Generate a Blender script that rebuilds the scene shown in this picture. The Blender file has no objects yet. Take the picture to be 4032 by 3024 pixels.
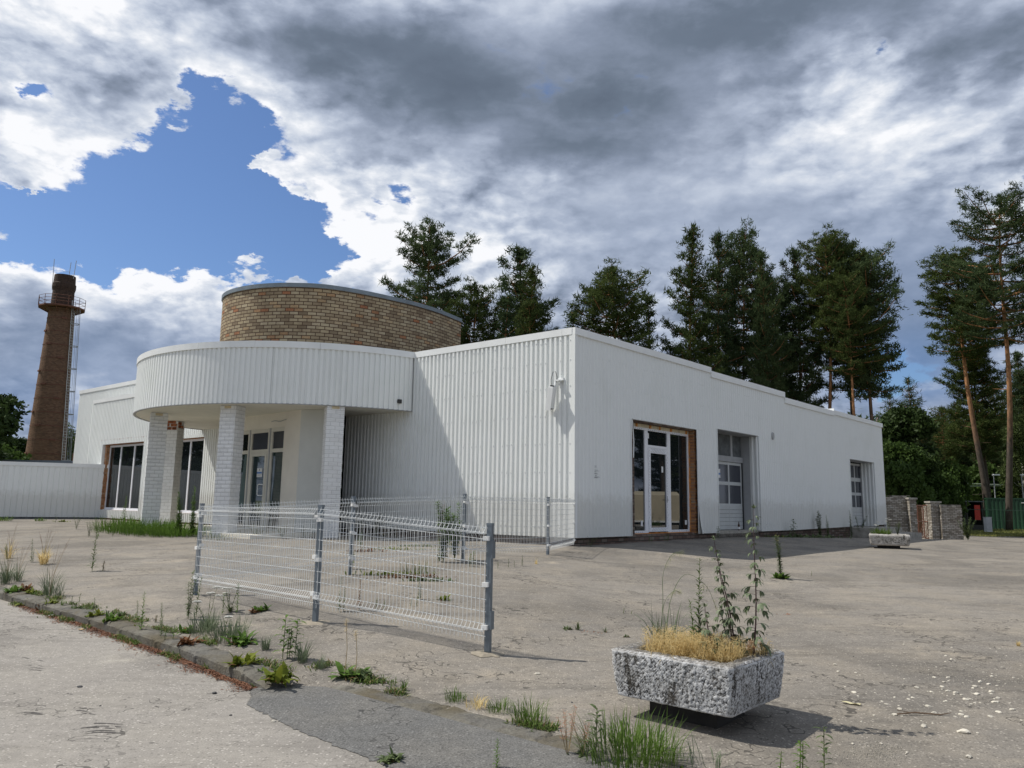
import bpy, math, random
import numpy as np
from mathutils import Vector, noise as mnoise

SC = bpy.context.scene
COL = SC.collection
# ------------------------------------------------------------------ camera
F_PX, H_PX, ROLL, EYE = 3030.0, 470.0, math.radians(.95), 1.6
PITCH = math.atan(H_PX / F_PX)
cam = bpy.data.objects.new("camera", bpy.data.cameras.new("camera"))
COL.objects.link(cam)
cam.data.sensor_width = 36.0
cam.data.lens = 36.0 * F_PX / 4032.0
cam.data.clip_end = 3000
cam.data.clip_start = .05
cam.location = (0, 0, EYE)
_fw = Vector((0, math.cos(PITCH), math.sin(PITCH)))
_u0 = Vector((0, -math.sin(PITCH), math.cos(PITCH)))
_r0 = Vector((1, 0, 0))
_up = _u0 * math.cos(ROLL) - _r0 * math.sin(ROLL)
_rt = _r0 * math.cos(ROLL) + _u0 * math.sin(ROLL)
from mathutils import Matrix
_m = Matrix((_rt, _up, -_fw)).transposed()
cam.rotation_mode = 'XYZ'
cam.rotation_euler = _m.to_euler('XYZ')
SC.camera = cam

def ray(px, py):
    x = (px - 2016) / F_PX; y = -(py - 1512) / F_PX
    d = _rt * x + _up * y + _fw
    return np.array(d)
def atz(px, py, z):
    d = ray(px, py); t = (z - EYE) / d[2]; return np.array([0, 0, EYE]) + t * d
def aty(px, py, Y):
    d = ray(px, py); t = Y / d[1]; return np.array([0, 0, EYE]) + t * d

# ------------------------------------------------------------------ view
SC.view_settings.view_transform = 'Standard'
SC.view_settings.look = 'None'
SC.view_settings.exposure = 0.0
SC.view_settings.gamma = 1.0
SC.render.engine = 'CYCLES'
SC.cycles.max_bounces = 6
SC.cycles.diffuse_bounces = 3
SC.cycles.glossy_bounces = 3
SC.cycles.transparent_max_bounces = 8
SC.cycles.use_denoising = True

# ------------------------------------------------------------------ sun
SUN_DIR = Vector((.95, -.2, -1.32)).normalized()      # the way the light travels
SUN_EL = math.asin(-SUN_DIR.z)
SUN_AZ = math.atan2(-SUN_DIR.x, -SUN_DIR.y)           # clockwise from +Y
sl = bpy.data.lights.new("sun", 'SUN')
sl.energy = 4.5; sl.angle = math.radians(.5); sl.color = (1.0, .955, .88)
sun = bpy.data.objects.new("sun", sl); COL.objects.link(sun)
sun.rotation_euler = SUN_DIR.to_track_quat('-Z', 'Y').to_euler()
sun.location = (-30, 6, 45)

# ------------------------------------------------------------------ node helpers
class NT:
    def __init__(s, tree): s.t = tree; s.n = tree.nodes; s.l = tree.links
    def new(s, typ, ins=None, **kw):
        nd = s.n.new(typ)
        for k, v in kw.items(): setattr(nd, k, v)
        if ins:
            for k, v in ins.items(): s.put(nd.inputs[k], v)
        return nd
    def put(s, sock, v):
        if isinstance(v, bpy.types.NodeSocket): s.l.new(v, sock)
        elif isinstance(v, bpy.types.Node): s.l.new(v.outputs[0], sock)
        else: sock.default_value = v
    def math(s, op, a, b=0.0, c=None, clamp=False):
        nd = s.n.new('ShaderNodeMath'); nd.operation = op; nd.use_clamp = clamp
        s.put(nd.inputs[0], a); s.put(nd.inputs[1], b)
        if c is not None: s.put(nd.inputs[2], c)
        return nd.outputs[0]
    def vmath(s, op, a, b=None):
        nd = s.n.new('ShaderNodeVectorMath'); nd.operation = op
        s.put(nd.inputs[0], a)
        if b is not None: s.put(nd.inputs[1], b)
        return nd
    def ramp(s, fac, stops, interp='LINEAR'):
        nd = s.n.new('ShaderNodeValToRGB'); cr = nd.color_ramp; cr.interpolation = interp
        while len(cr.elements) < len(stops): cr.elements.new(.5)
        for e, (p, c) in zip(cr.elements, stops):
            e.position = p; e.color = (c[0], c[1], c[2], 1) if len(c) == 3 else c
        s.put(nd.inputs[0], fac); return nd.outputs[0]
    def mix(s, fac, a, b, blend='MIX'):
        nd = s.n.new('ShaderNodeMix'); nd.data_type = 'RGBA'; nd.blend_type = blend
        s.put(nd.inputs[0], fac)
        s.put(nd.inputs[6], a if not isinstance(a, tuple) else (*a, 1)[:4])
        s.put(nd.inputs[7], b if not isinstance(b, tuple) else (*b, 1)[:4])
        return nd.outputs[2]
    def noise(s, vec, scale, detail=4, rough=.55, dist=0.0, dim='3D'):
        nd = s.n.new('ShaderNodeTexNoise'); nd.noise_dimensions = dim
        s.put(nd.inputs['Vector'], vec)
        nd.inputs['Scale'].default_value = scale; nd.inputs['Detail'].default_value = detail
        nd.inputs['Roughness'].default_value = rough; nd.inputs['Distortion'].default_value = dist
        return nd.outputs[0]
    def mr(s, v, a, b, c=0.0, d=1.0, typ='LINEAR'):
        nd = s.n.new('ShaderNodeMapRange'); nd.interpolation_type = typ
        s.put(nd.inputs[0], v)
        for i, q in enumerate((a, b, c, d)): nd.inputs[i + 1].default_value = q
        return nd.outputs[0]

# ------------------------------------------------------------------ sky with clouds
world = bpy.data.worlds.new("World"); SC.world = world; world.use_nodes = True
w = NT(world.node_tree); w.n.clear()
out = w.new('ShaderNodeOutputWorld'); bg = w.new('ShaderNodeBackground')
w.l.new(bg.outputs[0], out.inputs[0])
sky = w.new('ShaderNodeTexSky', sky_type='NISHITA', sun_disc=False)
sky.sun_elevation = SUN_EL; sky.sun_rotation = SUN_AZ
sky.air_density = 1.0; sky.dust_density = .6; sky.ozone_density = 2.0
tc = w.new('ShaderNodeTexCoord')
D = tc.outputs['Generated']
sep = w.new('ShaderNodeSeparateXYZ', {0: D})
X, Y, Z = sep.outputs
az = w.math('ARCTAN2', X, Y)
el = w.math('ARCSINE', Z)
ae = w.new('ShaderNodeCombineXYZ', {0: az, 1: el, 2: 0.0}).outputs[0]
zz = w.math('ADD', w.math('MAXIMUM', Z, 0.0), .55)
cp = w.new('ShaderNodeCombineXYZ', {0: w.math('DIVIDE', X, zz), 1: w.math('DIVIDE', Y, zz), 2: w.math('MULTIPLY', Z, 1.5)}).outputs[0]
# warp the control coordinates so that the cloud masses have ragged outlines
wn = w.new('ShaderNodeTexNoise', {'Vector': cp}); wn.inputs['Scale'].default_value = 4.5; wn.inputs['Detail'].default_value = 8; wn.inputs['Roughness'].default_value = .62
wv = w.vmath('SUBTRACT', wn.outputs['Color'], (.5, .5, .5))
wv = w.vmath('MULTIPLY', wv.outputs[0], (.26, .22, 0))
aew = w.vmath('ADD', ae, wv.outputs[0]).outputs[0]
def field(base, blobs, vec):
    acc = base
    for (px, py, sx, sy, wt) in blobs:
        d = ray(px * 1.8228, py * 1.8228); d = d / np.linalg.norm(d)
        a, e = math.atan2(d[0], d[1]), math.asin(d[2])
        v = w.vmath('SUBTRACT', vec, (a, e, 0))
        v = w.vmath('MULTIPLY', v.outputs[0], (1662. / sx, 1662. / sy, 0))
        q = w.vmath('DOT_PRODUCT', v.outputs[0], v.outputs[0]).outputs['Value']
        acc = w.math('MULTIPLY_ADD', w.math('POWER', .3679, q), wt, acc)
    return acc
GAPS = [(330, 545, 200, 40, -.7), (120, 520, 110, 35, -.5), (560, 470, 80, 70, -.5), (1940, 800, 70, 45, -.5), (560, 550, 110, 50, -1.0), (670, 600, 90, 40, -.85), (400, 525, 170, 36, -.8), (370, 340, 40, 40, -.3), (300, 470, 190, 70, -1.15), (450, 415, 110, 110, -1.05), (490, 300, 85, 60, -1.05), (437, 190, 42, 45, -.9),
        (600, 470, 60, 75, -.5), (640, 555, 95, 50, -.9), (120, 455, 130, 50, -.95), (40, 420, 60, 30, -.5), (270, 545, 90, 25, -.5), (45, 190, 45, 28, -.8), (885, 430, 40, 32, -.6),
        (790, 440, 55, 20, -.45), (430, 545, 200, 40, -.5), (640, 400, 60, 14, -.5), (2208, 330, 25, 50, -.6), (1940, 812, 40, 25, -.4), (1875, 75, 30, 22, -.4),
        (1920, 850, 60, 30, -.3),
        (432, 290, 16, 34, .62), (515, 350, 26, 12, .6), (440, 432, 14, 22, .5), (585, 360, 18, 14, .45), (560, 500, 16, 20, .45), (450, 565, 20, 12, .5), (505, 590, 18, 12, .45), (20, 372, 40, 14, .6), (10, 430, 30, 12, .6), (40, 497, 30, 9, .5), (675, 500, 30, 34, .35)]
dens = field(.66, GAPS, aew)
n1 = w.noise(cp, 3.4, 10, .58, .2)
n2 = w.noise(cp, 13., 8, .62, .15)
def billow(vec, sc, det):
    n_ = w.noise(vec, sc, det, .5, .0)
    return w.math('ABSOLUTE', w.math('SUBTRACT', n_, .5))
def puffs(vec): return w.math('ADD', w.math('MULTIPLY', billow(vec, 5.0, 2), 1.6), w.math('ADD', w.math('MULTIPLY', billow(vec, 12., 2), .8), w.math('MULTIPLY', billow(vec, 27., 3), .4)))
wrp = w.vmath('ADD', cp, w.vmath('MULTIPLY', wv.outputs[0], (.35, .35, .35)).outputs[0]).outputs[0]
pf = puffs(wrp); pfs = puffs(w.vmath('ADD', wrp, (-.016, 0, .020)).outputs[0])
nn = w.math('ADD', w.math('MULTIPLY', w.math('SUBTRACT', n1, .5), .9), w.math('MULTIPLY', w.math('SUBTRACT', n2, .5), .75))
dens = w.math('ADD', w.math('ADD', dens, nn), w.math('MULTIPLY', w.math('SUBTRACT', pf, .20), .85))
alpha = w.mr(dens, .16, .40, 0, 1, 'SMOOTHSTEP')
# light and dark of the cloud deck
SH = [(1000, 180, 300, 95, -.36), (1330, 230, 230, 80, -.40), (800, 90, 300, 60, -.22), (1650, 40, 420, 55, -.38), (2120, 60, 170, 60, -.28), (1200, 330, 200, 45, -.22),
      (600, 70, 160, 60, -.05), (150, 60, 180, 110, .22), (110, 260, 120, 90, .28), (330, 230, 110, 90, -.10), (380, 320, 60, 40, .15),
      (545, 240, 70, 60, .30), (640, 420, 90, 90, .40), (720, 500, 110, 70, .42), (840, 520, 120, 60, .25), (980, 520, 160, 80, .24), (1060, 600, 90, 50, .25), (1120, 120, 160, 50, .10),
      (1840, 200, 120, 110, .24), (1780, 340, 90, 60, .18), (1950, 330, 150, 110, .14), (2150, 420, 70, 50, .22), (1500, 450, 330, 110, -.08), (1300, 560, 200, 80, -.05), (1950, 640, 150, 130, -.16), (1980, 760, 90, 55, -.20),
      (100, 575, 120, 28, .34), (330, 605, 150, 30, .42), (200, 640, 200, 60, .16), (350, 660, 160, 50, .05), (60, 720, 120, 90, -.10), (250, 760, 160, 60, -.06), (880, 380, 90, 40, .18)]
shade = field(.55, SH, w.vmath('ADD', ae, w.vmath('MULTIPLY', wv.outputs[0], (.6, .6, 0)).outputs[0]).outputs[0])
# relief: the sunward side of each puff is brighter
s1 = w.noise(cp, 4.6, 7, .52, .1); s1s = w.noise(w.vmath('ADD', cp, (-.035, .0, .045)).outputs[0], 4.6, 7, .52, .1)
n2s = w.noise(w.vmath('ADD', cp, (-.012, .0, .014)).outputs[0], 13., 8, .62, .15)
calm = w.mr(shade, .15, .65, .22, 1.15)                   # thick dark bases are smoother
rel = w.math('ADD', w.math('MULTIPLY', w.math('SUBTRACT', s1, s1s), 1.25), w.math('MULTIPLY', w.math('SUBTRACT', n2, n2s), .55))
n3 = w.noise(cp, 1.3, 4, .5, .3)
tex = w.math('ADD', rel, w.math('MULTIPLY', w.math('SUBTRACT', s1, .5), .34))
tex = w.math('ADD', tex, w.math('MULTIPLY', w.math('SUBTRACT', n2, .5), .16))
soft = w.math('SUBTRACT', 1.0, field(0.0, [(1500, 470, 380, 150, .60), (1950, 650, 260, 180, .72), (1250, 200, 420, 130, .45), (250, 760, 330, 110, .55), (1650, 40, 500, 70, .5)], ae), clamp=True)
tex = w.math('ADD', tex, w.math('ADD', w.math('MULTIPLY', w.math('SUBTRACT', pf, pfs), .85), w.math('MULTIPLY', w.math('SUBTRACT', pf, .22), .40)))
tex = w.math('MULTIPLY', tex, w.math('MAXIMUM', soft, .2))
shade = w.math('ADD', shade, w.math('MULTIPLY', tex, calm))
shade = w.math('ADD', shade, w.math('MULTIPLY', w.math('SUBTRACT', n3, .5), .22))
edge = w.mr(dens, .25, .6, .20, 0)                      # thin rims let the light through
shade = w.math('ADD', shade, edge)
ccol = w.ramp(shade, [(0.0, (.105, .135, .185)), (.2, (.155, .195, .26)), (.38, (.26, .31, .41)), (.55, (.41, .47, .59)), (.70, (.57, .63, .74)), (.86, (.76, .80, .87)), (1.0, (.96, .97, 1.0))])
skyc = w.vmath('MULTIPLY', sky.outputs[0], (.074, .088, .110))    # Nishita at a daylight strength of about 0.1
skyc = w.vmath('MULTIPLY', skyc.outputs[0], (1, 1, 1))
tint = field(0.0, [(1960, 780, 120, 70, .55), (1960, 840, 150, 40, .4), (200, 760, 300, 110, .30), (60, 870, 200, 60, .35), (1980, 640, 200, 150, .25), (1500, 520, 500, 120, .12)], ae)
tint = w.math('MULTIPLY', tint, w.mr(shade, .55, .85, 1, .1))
ccol = w.mix(w.mr(tint, 0, 1), ccol, (.13, .24, .46))
final = w.mix(alpha, skyc.outputs[0], ccol)
w.l.new(final, bg.inputs[0]); bg.inputs[1].default_value = 1.0
world.cycles.sampling_method = 'MANUAL'; world.cycles.sample_map_resolution = 1024
# ------------------------------------------------------------------ mesh helpers
ORG = {}
class MB:
    """collects faces in a frame (s along, o depth, z up) and links them as ONE mesh object"""
    def __init__(s, fr=None): s.V = []; s.F = []; s.fr = fr; s.UV = None
    def pt(s, a, b, c):
        p = s.fr(a, b, c) if s.fr else (a, b, c)
        s.V.append(tuple(p)); return len(s.V) - 1
    def quad(s, a, b, c, d): s.F.append([s.pt(*a), s.pt(*b), s.pt(*c), s.pt(*d)])
    def poly(s, pts): s.F.append([s.pt(*p) for p in pts])
    def box(s, x0, y0, z0, x1, y1, z1, jit=0):
        i = [s.pt(x, y, z) for z in (z0, z1) for y in (y0, y1) for x in (x0, x1)]
        for f in ((0, 2, 3, 1), (4, 5, 7, 6), (0, 1, 5, 4), (2, 6, 7, 3), (0, 4, 6, 2), (1, 3, 7, 5)):
            s.F.append([i[k] for k in f])
    def tube(s, pts, r, n=5, cap=True):
        P = [Vector(s.fr(*p) if s.fr else p) for p in pts]
        R = r if isinstance(r, (list, tuple)) else [r] * len(P)
        rings = []
        side = None
        for i, p in enumerate(P):
            t = (P[min(i + 1, len(P) - 1)] - P[max(i - 1, 0)])
            if t.length < 1e-9: t = Vector((0, 0, 1))
            t.normalize()
            if side is None:
                side = t.cross(Vector((0, 0, 1)))
                if side.length < .05: side = t.cross(Vector((1, 0, 0)))
            side = (side - t * side.dot(t))
            if side.length < 1e-6: side = t.orthogonal()
            side.normalize(); b = t.cross(side)
            b0 = len(s.V)
            for k in range(n):
                a = 2 * math.pi * k / n
                q = p + (side * math.cos(a) + b * math.sin(a)) * R[i]
                s.V.append(tuple(q))
            rings.append(b0)
        for a, b in zip(rings, rings[1:]):
            for k in range(n):
                s.F.append([a + k, a + (k + 1) % n, b + (k + 1) % n, b + k])
        if cap and n > 2:
            s.F.append([rings[0] + k for k in range(n)][::-1]); s.F.append([rings[-1] + k for k in range(n)])
    def lathe(s, prof, cx=0, cy=0, n=24):
        rings = []
        for r, z in prof:
            b = len(s.V)
            for k in range(n):
                a = 2 * math.pi * k / n
                s.pt(cx + r * math.cos(a), cy + r * math.sin(a), z)
            rings.append(b)
        for a, b in zip(rings, rings[1:]):
            for k in range(n):
                s.F.append([a + k, a + (k + 1) % n, b + (k + 1) % n, b + k])
    def build(s, name, mat, parent=None, smooth=False, label=None):
        me = bpy.data.meshes.new(name)
        V = np.array(s.V, dtype=float).reshape(-1, 3)
        if parent is not None: V = V - np.array(ORG[parent.name])
        me.from_pydata(V.tolist(), [], s.F)
        if s.UV == 'wall':
            uvwall(me, ORG[parent.name] if parent is not None else (0, 0, 0))
        elif s.UV is not None:
            ul = me.uv_layers.new(name='uv'); k = 0
            for f in s.UV:
                for u in f: ul.data[k].uv = u; k += 1
        if mat: 
            for m_ in (mat if isinstance(mat, (list, tuple)) else [mat]): me.materials.append(m_)
        if smooth: me.polygons.foreach_set('use_smooth', [True] * len(me.polygons))
        me.update()
        o = bpy.data.objects.new(name, me); COL.objects.link(o)
        if parent is not None:
            o.parent = parent; ORG[o.name] = ORG[parent.name]
        else: ORG[o.name] = (0, 0, 0)
        if label: o['label'] = label
        return o

def uvwall(me, org):
    ul = me.uv_layers.new(name='uv')
    for p in me.polygons:
        n = p.normal
        if abs(n.z) > .7:
            for li in p.loop_indices:
                c = me.vertices[me.loops[li].vertex_index].co; ul.data[li].uv = (c.x + org[0], c.y + org[1])
        else:
            t = Vector((-n.y, n.x, 0)).normalized()
            for li in p.loop_indices:
                c = me.vertices[me.loops[li].vertex_index].co + Vector(org); ul.data[li].uv = (c.x * t.x + c.y * t.y, c.z)

def tag(o, label=None, cat=None, group=None, kind=None):
    if label: o['label'] = label
    if cat: o['category'] = cat
    if group: o['group'] = group
    if kind: o['kind'] = kind
    return o
def thing(name, label, cat, loc=(0, 0, 0), group=None):
    o = bpy.data.objects.new(name, None); COL.objects.link(o)
    o.location = loc; o.empty_display_size = .2
    ORG[o.name] = tuple(float(v) for v in loc)
    return tag(o, label, cat, group)
def struct(o): o['kind'] = 'structure'; return o
def frame(ox, oy, dx, dy, side=1):
    """s along (dx,dy); o = depth into the building"""
    L = math.hypot(dx, dy); dx /= L; dy /= L
    nx, ny = -dy * side, dx * side
    return lambda a, b, c: (ox + dx * a + nx * b, oy + dy * a + ny * b, c)

# ------------------------------------------------------------------ materials
def new_mat(name):
    m = bpy.data.materials.new(name); m.use_nodes = True
    nt = NT(m.node_tree); bs = nt.n['Principled BSDF']
    return m, nt, bs
def M(name, col, rough=.6, metal=0, var=.12, scale=3., bump=0, bscale=40., spec=.5, obj=False, var2=0, scale2=30.):
    m, nt, bs = new_mat(name)
    t = nt.new('ShaderNodeTexCoord').outputs['Object']
    n = nt.noise(t, scale, 5)
    f = nt.mr(n, .3, .7, 1 - var, 1 + var)
    if var2: f = nt.math('MULTIPLY', f, nt.mr(nt.noise(t, scale2, 3, .7), .3, .7, 1 - var2, 1 + var2))
    if obj:
        oi = nt.new('ShaderNodeObjectInfo').outputs['Random']
        f = nt.math('MULTIPLY', f, nt.mr(oi, 0, 1, .8, 1.2))
    c = nt.vmath('SCALE', tuple(col)); nt.put(c.inputs['Scale'], f)
    nt.put(bs.inputs['Base Color'], c.outputs[0])
    bs.inputs['Roughness'].default_value = rough; bs.inputs['Metallic'].default_value = metal
    bs.inputs['Specular IOR Level'].default_value = spec
    if bump:
        b = nt.new('ShaderNodeBump', {'Height': nt.noise(t, bscale, 4, .65)}); b.inputs['Strength'].default_value = bump; b.inputs['Distance'].default_value = .02
        nt.put(bs.inputs['Normal'], b.outputs[0])
    return m
def leaf_mat(name, c1, c2, c3=None, scale=1.2, trans=.25, rough=.6):
    m, nt, bs = new_mat(name)
    t = nt.new('ShaderNodeTexCoord').outputs['Object']
    n = nt.noise(t, scale, 3, .6)
    oi = nt.new('ShaderNodeObjectInfo').outputs['Random']
    gi = nt.new('ShaderNodeNewGeometry').outputs['Random Per Island']
    f = nt.math('ADD', nt.math('MULTIPLY', nt.mr(n, .3, .7), .5), nt.math('ADD', nt.math('MULTIPLY', oi, .2), nt.math('MULTIPLY', gi, .3)))
    c = nt.ramp(f, [(.1, c1), (.8, c2)] + ([(1.0, c3)] if c3 else []))
    nt.put(bs.inputs['Base Color'], c); bs.inputs['Roughness'].default_value = rough
    bs.inputs['Specular IOR Level'].default_value = .12
    tr = nt.new('ShaderNodeBsdfTranslucent', {'Color': c}); mx = nt.new('ShaderNodeMixShader'); mx.inputs[0].default_value = trans
    nt.l.new(bs.outputs[0], mx.inputs[1]); nt.l.new(tr.outputs[0], mx.inputs[2])
    nt.l.new(mx.outputs[0], nt.n['Material Output'].inputs[0])
    return m
def brick_mat(name, stops, mortar, bw, bh, mt=.012, rough=.85, bump=.5, dirt=.25, off=.5, paint=None):
    m, nt, bs = new_mat(name)
    uv = nt.new('ShaderNodeUVMap').outputs[0]
    wob = nt.vmath('ADD', uv, nt.vmath('MULTIPLY', nt.vmath('SUBTRACT', nt.new('ShaderNodeTexNoise', {'Vector': uv}).outputs['Color'], (.5, .5, .5)).outputs[0], (.006, .006, 0)).outputs[0]).outputs[0]
    b = nt.new('ShaderNodeTexBrick', {'Vector': wob}); b.offset = off
    b.inputs['Color1'].default_value = (0, 0, 0, 1); b.inputs['Color2'].default_value = (1, 1, 1, 1); b.inputs['Mortar'].default_value = (.5, .5, .5, 1)
    b.inputs['Scale'].default_value = 1; b.inputs['Mortar Size'].default_value = mt; b.inputs['Mortar Smooth'].default_value = .1
    b.inputs['Brick Width'].default_value = bw; b.inputs['Row Height'].default_value = bh
    n = nt.noise(uv, 2.2, 5, .6)
    n2 = nt.noise(uv, 30, 4, .7)
    r = nt.math('ADD', b.outputs['Color'], nt.math('MULTIPLY', nt.math('SUBTRACT', n2, .5), .35))
    c = nt.ramp(r, stops)
    c = nt.mix(nt.mr(n, .35, .7, 0, dirt), c, (.12, .08, .05))
    c = nt.mix(nt.mr(n2, .5, .8, 0, .4), c, nt.mix(.5, c, (.05, .04, .03)))
    c = nt.mix(b.outputs['Fac'], c, tuple(mortar))
    nt.put(bs.inputs['Base Color'], c); bs.inputs['Roughness'].default_value = rough
    bs.inputs['Specular IOR Level'].default_value = .2
    h = nt.math('SUBTRACT', nt.math('MULTIPLY', n2, .25), b.outputs['Fac'])
    bp = nt.new('ShaderNodeBump', {'Height': h}); bp.inputs['Strength'].default_value = bump; bp.inputs['Distance'].default_value = .012
    nt.put(bs.inputs['Normal'], bp.outputs[0])
    return m

def asphalt(name, base, light, sand, speck, patchiness=1.0, marks=True):
    m, nt, bs = new_mat(name)
    g = nt.new('ShaderNodeNewGeometry').outputs['Position']
    big = nt.noise(g, .22, 6, .6, .4); mid = nt.noise(g, 1.3, 6, .62); sm = nt.noise(g, 9, 4, .6); fine = nt.noise(g, 85, 3, .75)
    c = nt.mix(nt.mr(big, .35, .65), base, light)
    c = nt.mix(nt.mr(mid, .42, .78, 0, .55 * patchiness), c, sand)
    st = nt.vmath('MULTIPLY', nt.vmath('ADD', g, (0, 0, 0)).outputs[0], (.9, 3.2, 1)).outputs[0]
    if marks:
        dk = nt.noise(st, 1.0, 7, .7, .8)
        c = nt.mix(nt.mr(dk, .54, .68, 0, .5), c, tuple(v * .55 for v in base))
        bigd = nt.noise(nt.vmath('ADD', g, (17, 5, 0)).outputs[0], .5, 5, .55, .6)
        c = nt.mix(nt.mr(bigd, .50, .64, 0, .5), c, tuple(v * .62 for v in base))
    if marks:   # short dark scrapes and tyre marks
        sw = nt.vmath('ADD', g, nt.vmath('MULTIPLY', nt.new('ShaderNodeTexNoise', {'Vector': g}).outputs['Color'], (.3, .3, 0)).outputs[0]).outputs[0]
        sk = nt.noise(nt.vmath('MULTIPLY', sw, (1.1, 11, 1)).outputs[0], 1.0, 2, .5)
        c = nt.mix(nt.math('MULTIPLY', nt.mr(sk, .69, .73), nt.mr(big, .45, .6, .2, .75)), c, tuple(v * .42 for v in base))
        tr_ = nt.noise(nt.vmath('MULTIPLY', nt.vmath('ADD', sw, (40, 9, 0)).outputs[0], (.12, 2.2, 1)).outputs[0], 1.0, 3, .5)
        c = nt.mix(nt.mr(tr_, .60, .72, 0, .35), c, tuple(v * .55 for v in base))
        pale = nt.noise(nt.vmath('ADD', g, (3, 31, 0)).outputs[0], .8, 6, .65, .8)
        c = nt.mix(nt.mr(pale, .60, .74, 0, .6), c, tuple(min(1, v * 1.25) for v in sand))
    mul = nt.math('MULTIPLY', nt.mr(sm, .3, .7, .9, 1.1), nt.mr(fine, .3, .7, 1 - speck, 1 + speck))
    v = nt.vmath('SCALE', c); nt.put(v.inputs['Scale'], mul)
    vo = nt.new('ShaderNodeTexVoronoi', {'Vector': g}); vo.inputs['Scale'].default_value = 45
    pick = nt.math('GREATER_THAN', nt.new('ShaderNodeSeparateColor', {0: vo.outputs['Color']}).outputs[0], .80)
    dot = nt.math('MULTIPLY', nt.math('LESS_THAN', vo.outputs['Distance'], .38), pick)
    c2 = nt.mix(nt.math('MULTIPLY', dot, .55), v.outputs[0], tuple(min(1, q * 1.9) for q in light))
    pick2 = nt.math('LESS_THAN', nt.new('ShaderNodeSeparateColor', {0: vo.outputs['Color']}).outputs[1], .2)
    dot2 = nt.math('MULTIPLY', nt.math('LESS_THAN', vo.outputs['Distance'], .4), pick2)
    c2 = nt.mix(nt.math('MULTIPLY', dot2, .5), c2, tuple(q * .4 for q in base))
    # hairline cracks
    wp = nt.vmath('ADD', g, nt.vmath('MULTIPLY', nt.new('ShaderNodeTexNoise', {'Vector': g}).outputs['Color'], (1.6, 1.6, 0)).outputs[0]).outputs[0]
    vc = nt.new('ShaderNodeTexVoronoi', {'Vector': wp}, feature='DISTANCE_TO_EDGE'); vc.inputs['Scale'].default_value = .36
    cr = nt.math('LESS_THAN', vc.outputs[0], nt.mr(sm, .3, .7, .002, .010))
    cr = nt.math('MULTIPLY', cr, nt.mr(mid, .40, .5, 0, .8))
    c2 = nt.mix(cr, c2, tuple(q * .35 for q in base))
    nt.put(bs.inputs['Base Color'], c2); bs.inputs['Roughness'].default_value = .9; bs.inputs['Specular IOR Level'].default_value = .2
    h = nt.math('ADD', nt.math('MULTIPLY', fine, .7), nt.math('MULTIPLY', dot, .4))
    h = nt.math('SUBTRACT', h, nt.math('MULTIPLY', cr, 1.5))
    bp = nt.new('ShaderNodeBump', {'Height': h}); bp.inputs['Strength'].default_value = .55; bp.inputs['Distance'].default_value = .008
    nt.put(bs.inputs['Normal'], bp.outputs[0])
    return m

def glass_mat(name, tint=(.012, .016, .018), refl=.14, rough=.01):
    m, nt, bs = new_mat(name)
    bs.inputs['Base Color'].default_value = (*tint, 1); bs.inputs['Roughness'].default_value = .6; bs.inputs['Specular IOR Level'].default_value = 0
    gl = nt.new('ShaderNodeBsdfGlossy'); gl.inputs['Roughness'].default_value = rough
    lw = nt.new('ShaderNodeLayerWeight'); lw.inputs[0].default_value = .35
    f = nt.mr(lw.outputs['Fresnel'], 0, 1, refl, .9)
    mx = nt.new('ShaderNodeMixShader'); nt.put(mx.inputs[0], f)
    nt.l.new(bs.outputs[0], mx.inputs[1]); nt.l.new(gl.outputs[0], mx.inputs[2]); nt.l.new(mx.outputs[0], nt.n['Material Output'].inputs[0])
    return m

def clad_mat(name, col, runs=.22):
    """painted sheet: dirt runs down it, scuffed and splashed near the bottom edge"""
    m, nt, bs = new_mat(name)
    t = nt.new('ShaderNodeTexCoord').outputs['Object']
    st = nt.vmath('MULTIPLY', t, (9, 9, .35)).outputs[0]
    run = nt.noise(st, 1.0, 5, .65)
    big = nt.noise(t, .8, 5, .6)
    sp = nt.new('ShaderNodeSeparateXYZ', {0: t}).outputs[2]
    low = nt.mr(nt.math('ADD', sp, nt.math('MULTIPLY', nt.math('SUBTRACT', nt.noise(t, 5, 5, .7), .5), .9)), .95, 1.5, .3, 0, 'SMOOTHSTEP')
    c = nt.mix(nt.mr(run, .52, .75, 0, runs), tuple(col), (.40, .40, .36))
    c = nt.mix(nt.mr(big, .5, .75, 0, .16), c, (.55, .58, .52))
    c = nt.mix(low, c, (.34, .32, .26))
    nt.put(bs.inputs['Base Color'], c); bs.inputs['Roughness'].default_value = .5; bs.inputs['Specular IOR Level'].default_value = .35
    return m

MAT = {}
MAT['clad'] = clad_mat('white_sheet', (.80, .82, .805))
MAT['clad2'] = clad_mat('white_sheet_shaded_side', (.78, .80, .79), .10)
MAT['trim'] = M('white_trim', (.80, .815, .81), .45, var=.05, scale=1.5, spec=.35)
MAT['soffit'] = M('soffit_board', (.70, .68, .60), .8, var=.05)
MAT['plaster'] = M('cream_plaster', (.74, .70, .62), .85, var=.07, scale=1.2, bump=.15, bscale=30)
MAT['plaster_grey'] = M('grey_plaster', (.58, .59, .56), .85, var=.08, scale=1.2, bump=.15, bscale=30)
MAT['roof'] = M('roof_felt', (.12, .12, .12), .9)
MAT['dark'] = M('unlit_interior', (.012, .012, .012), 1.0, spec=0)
MAT['plinth'] = brick_mat('plinth_brick', [(0, (.09, .06, .05)), (.5, (.16, .11, .09)), (1, (.22, .19, .16))], (.05, .045, .04), .27, .1)
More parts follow.
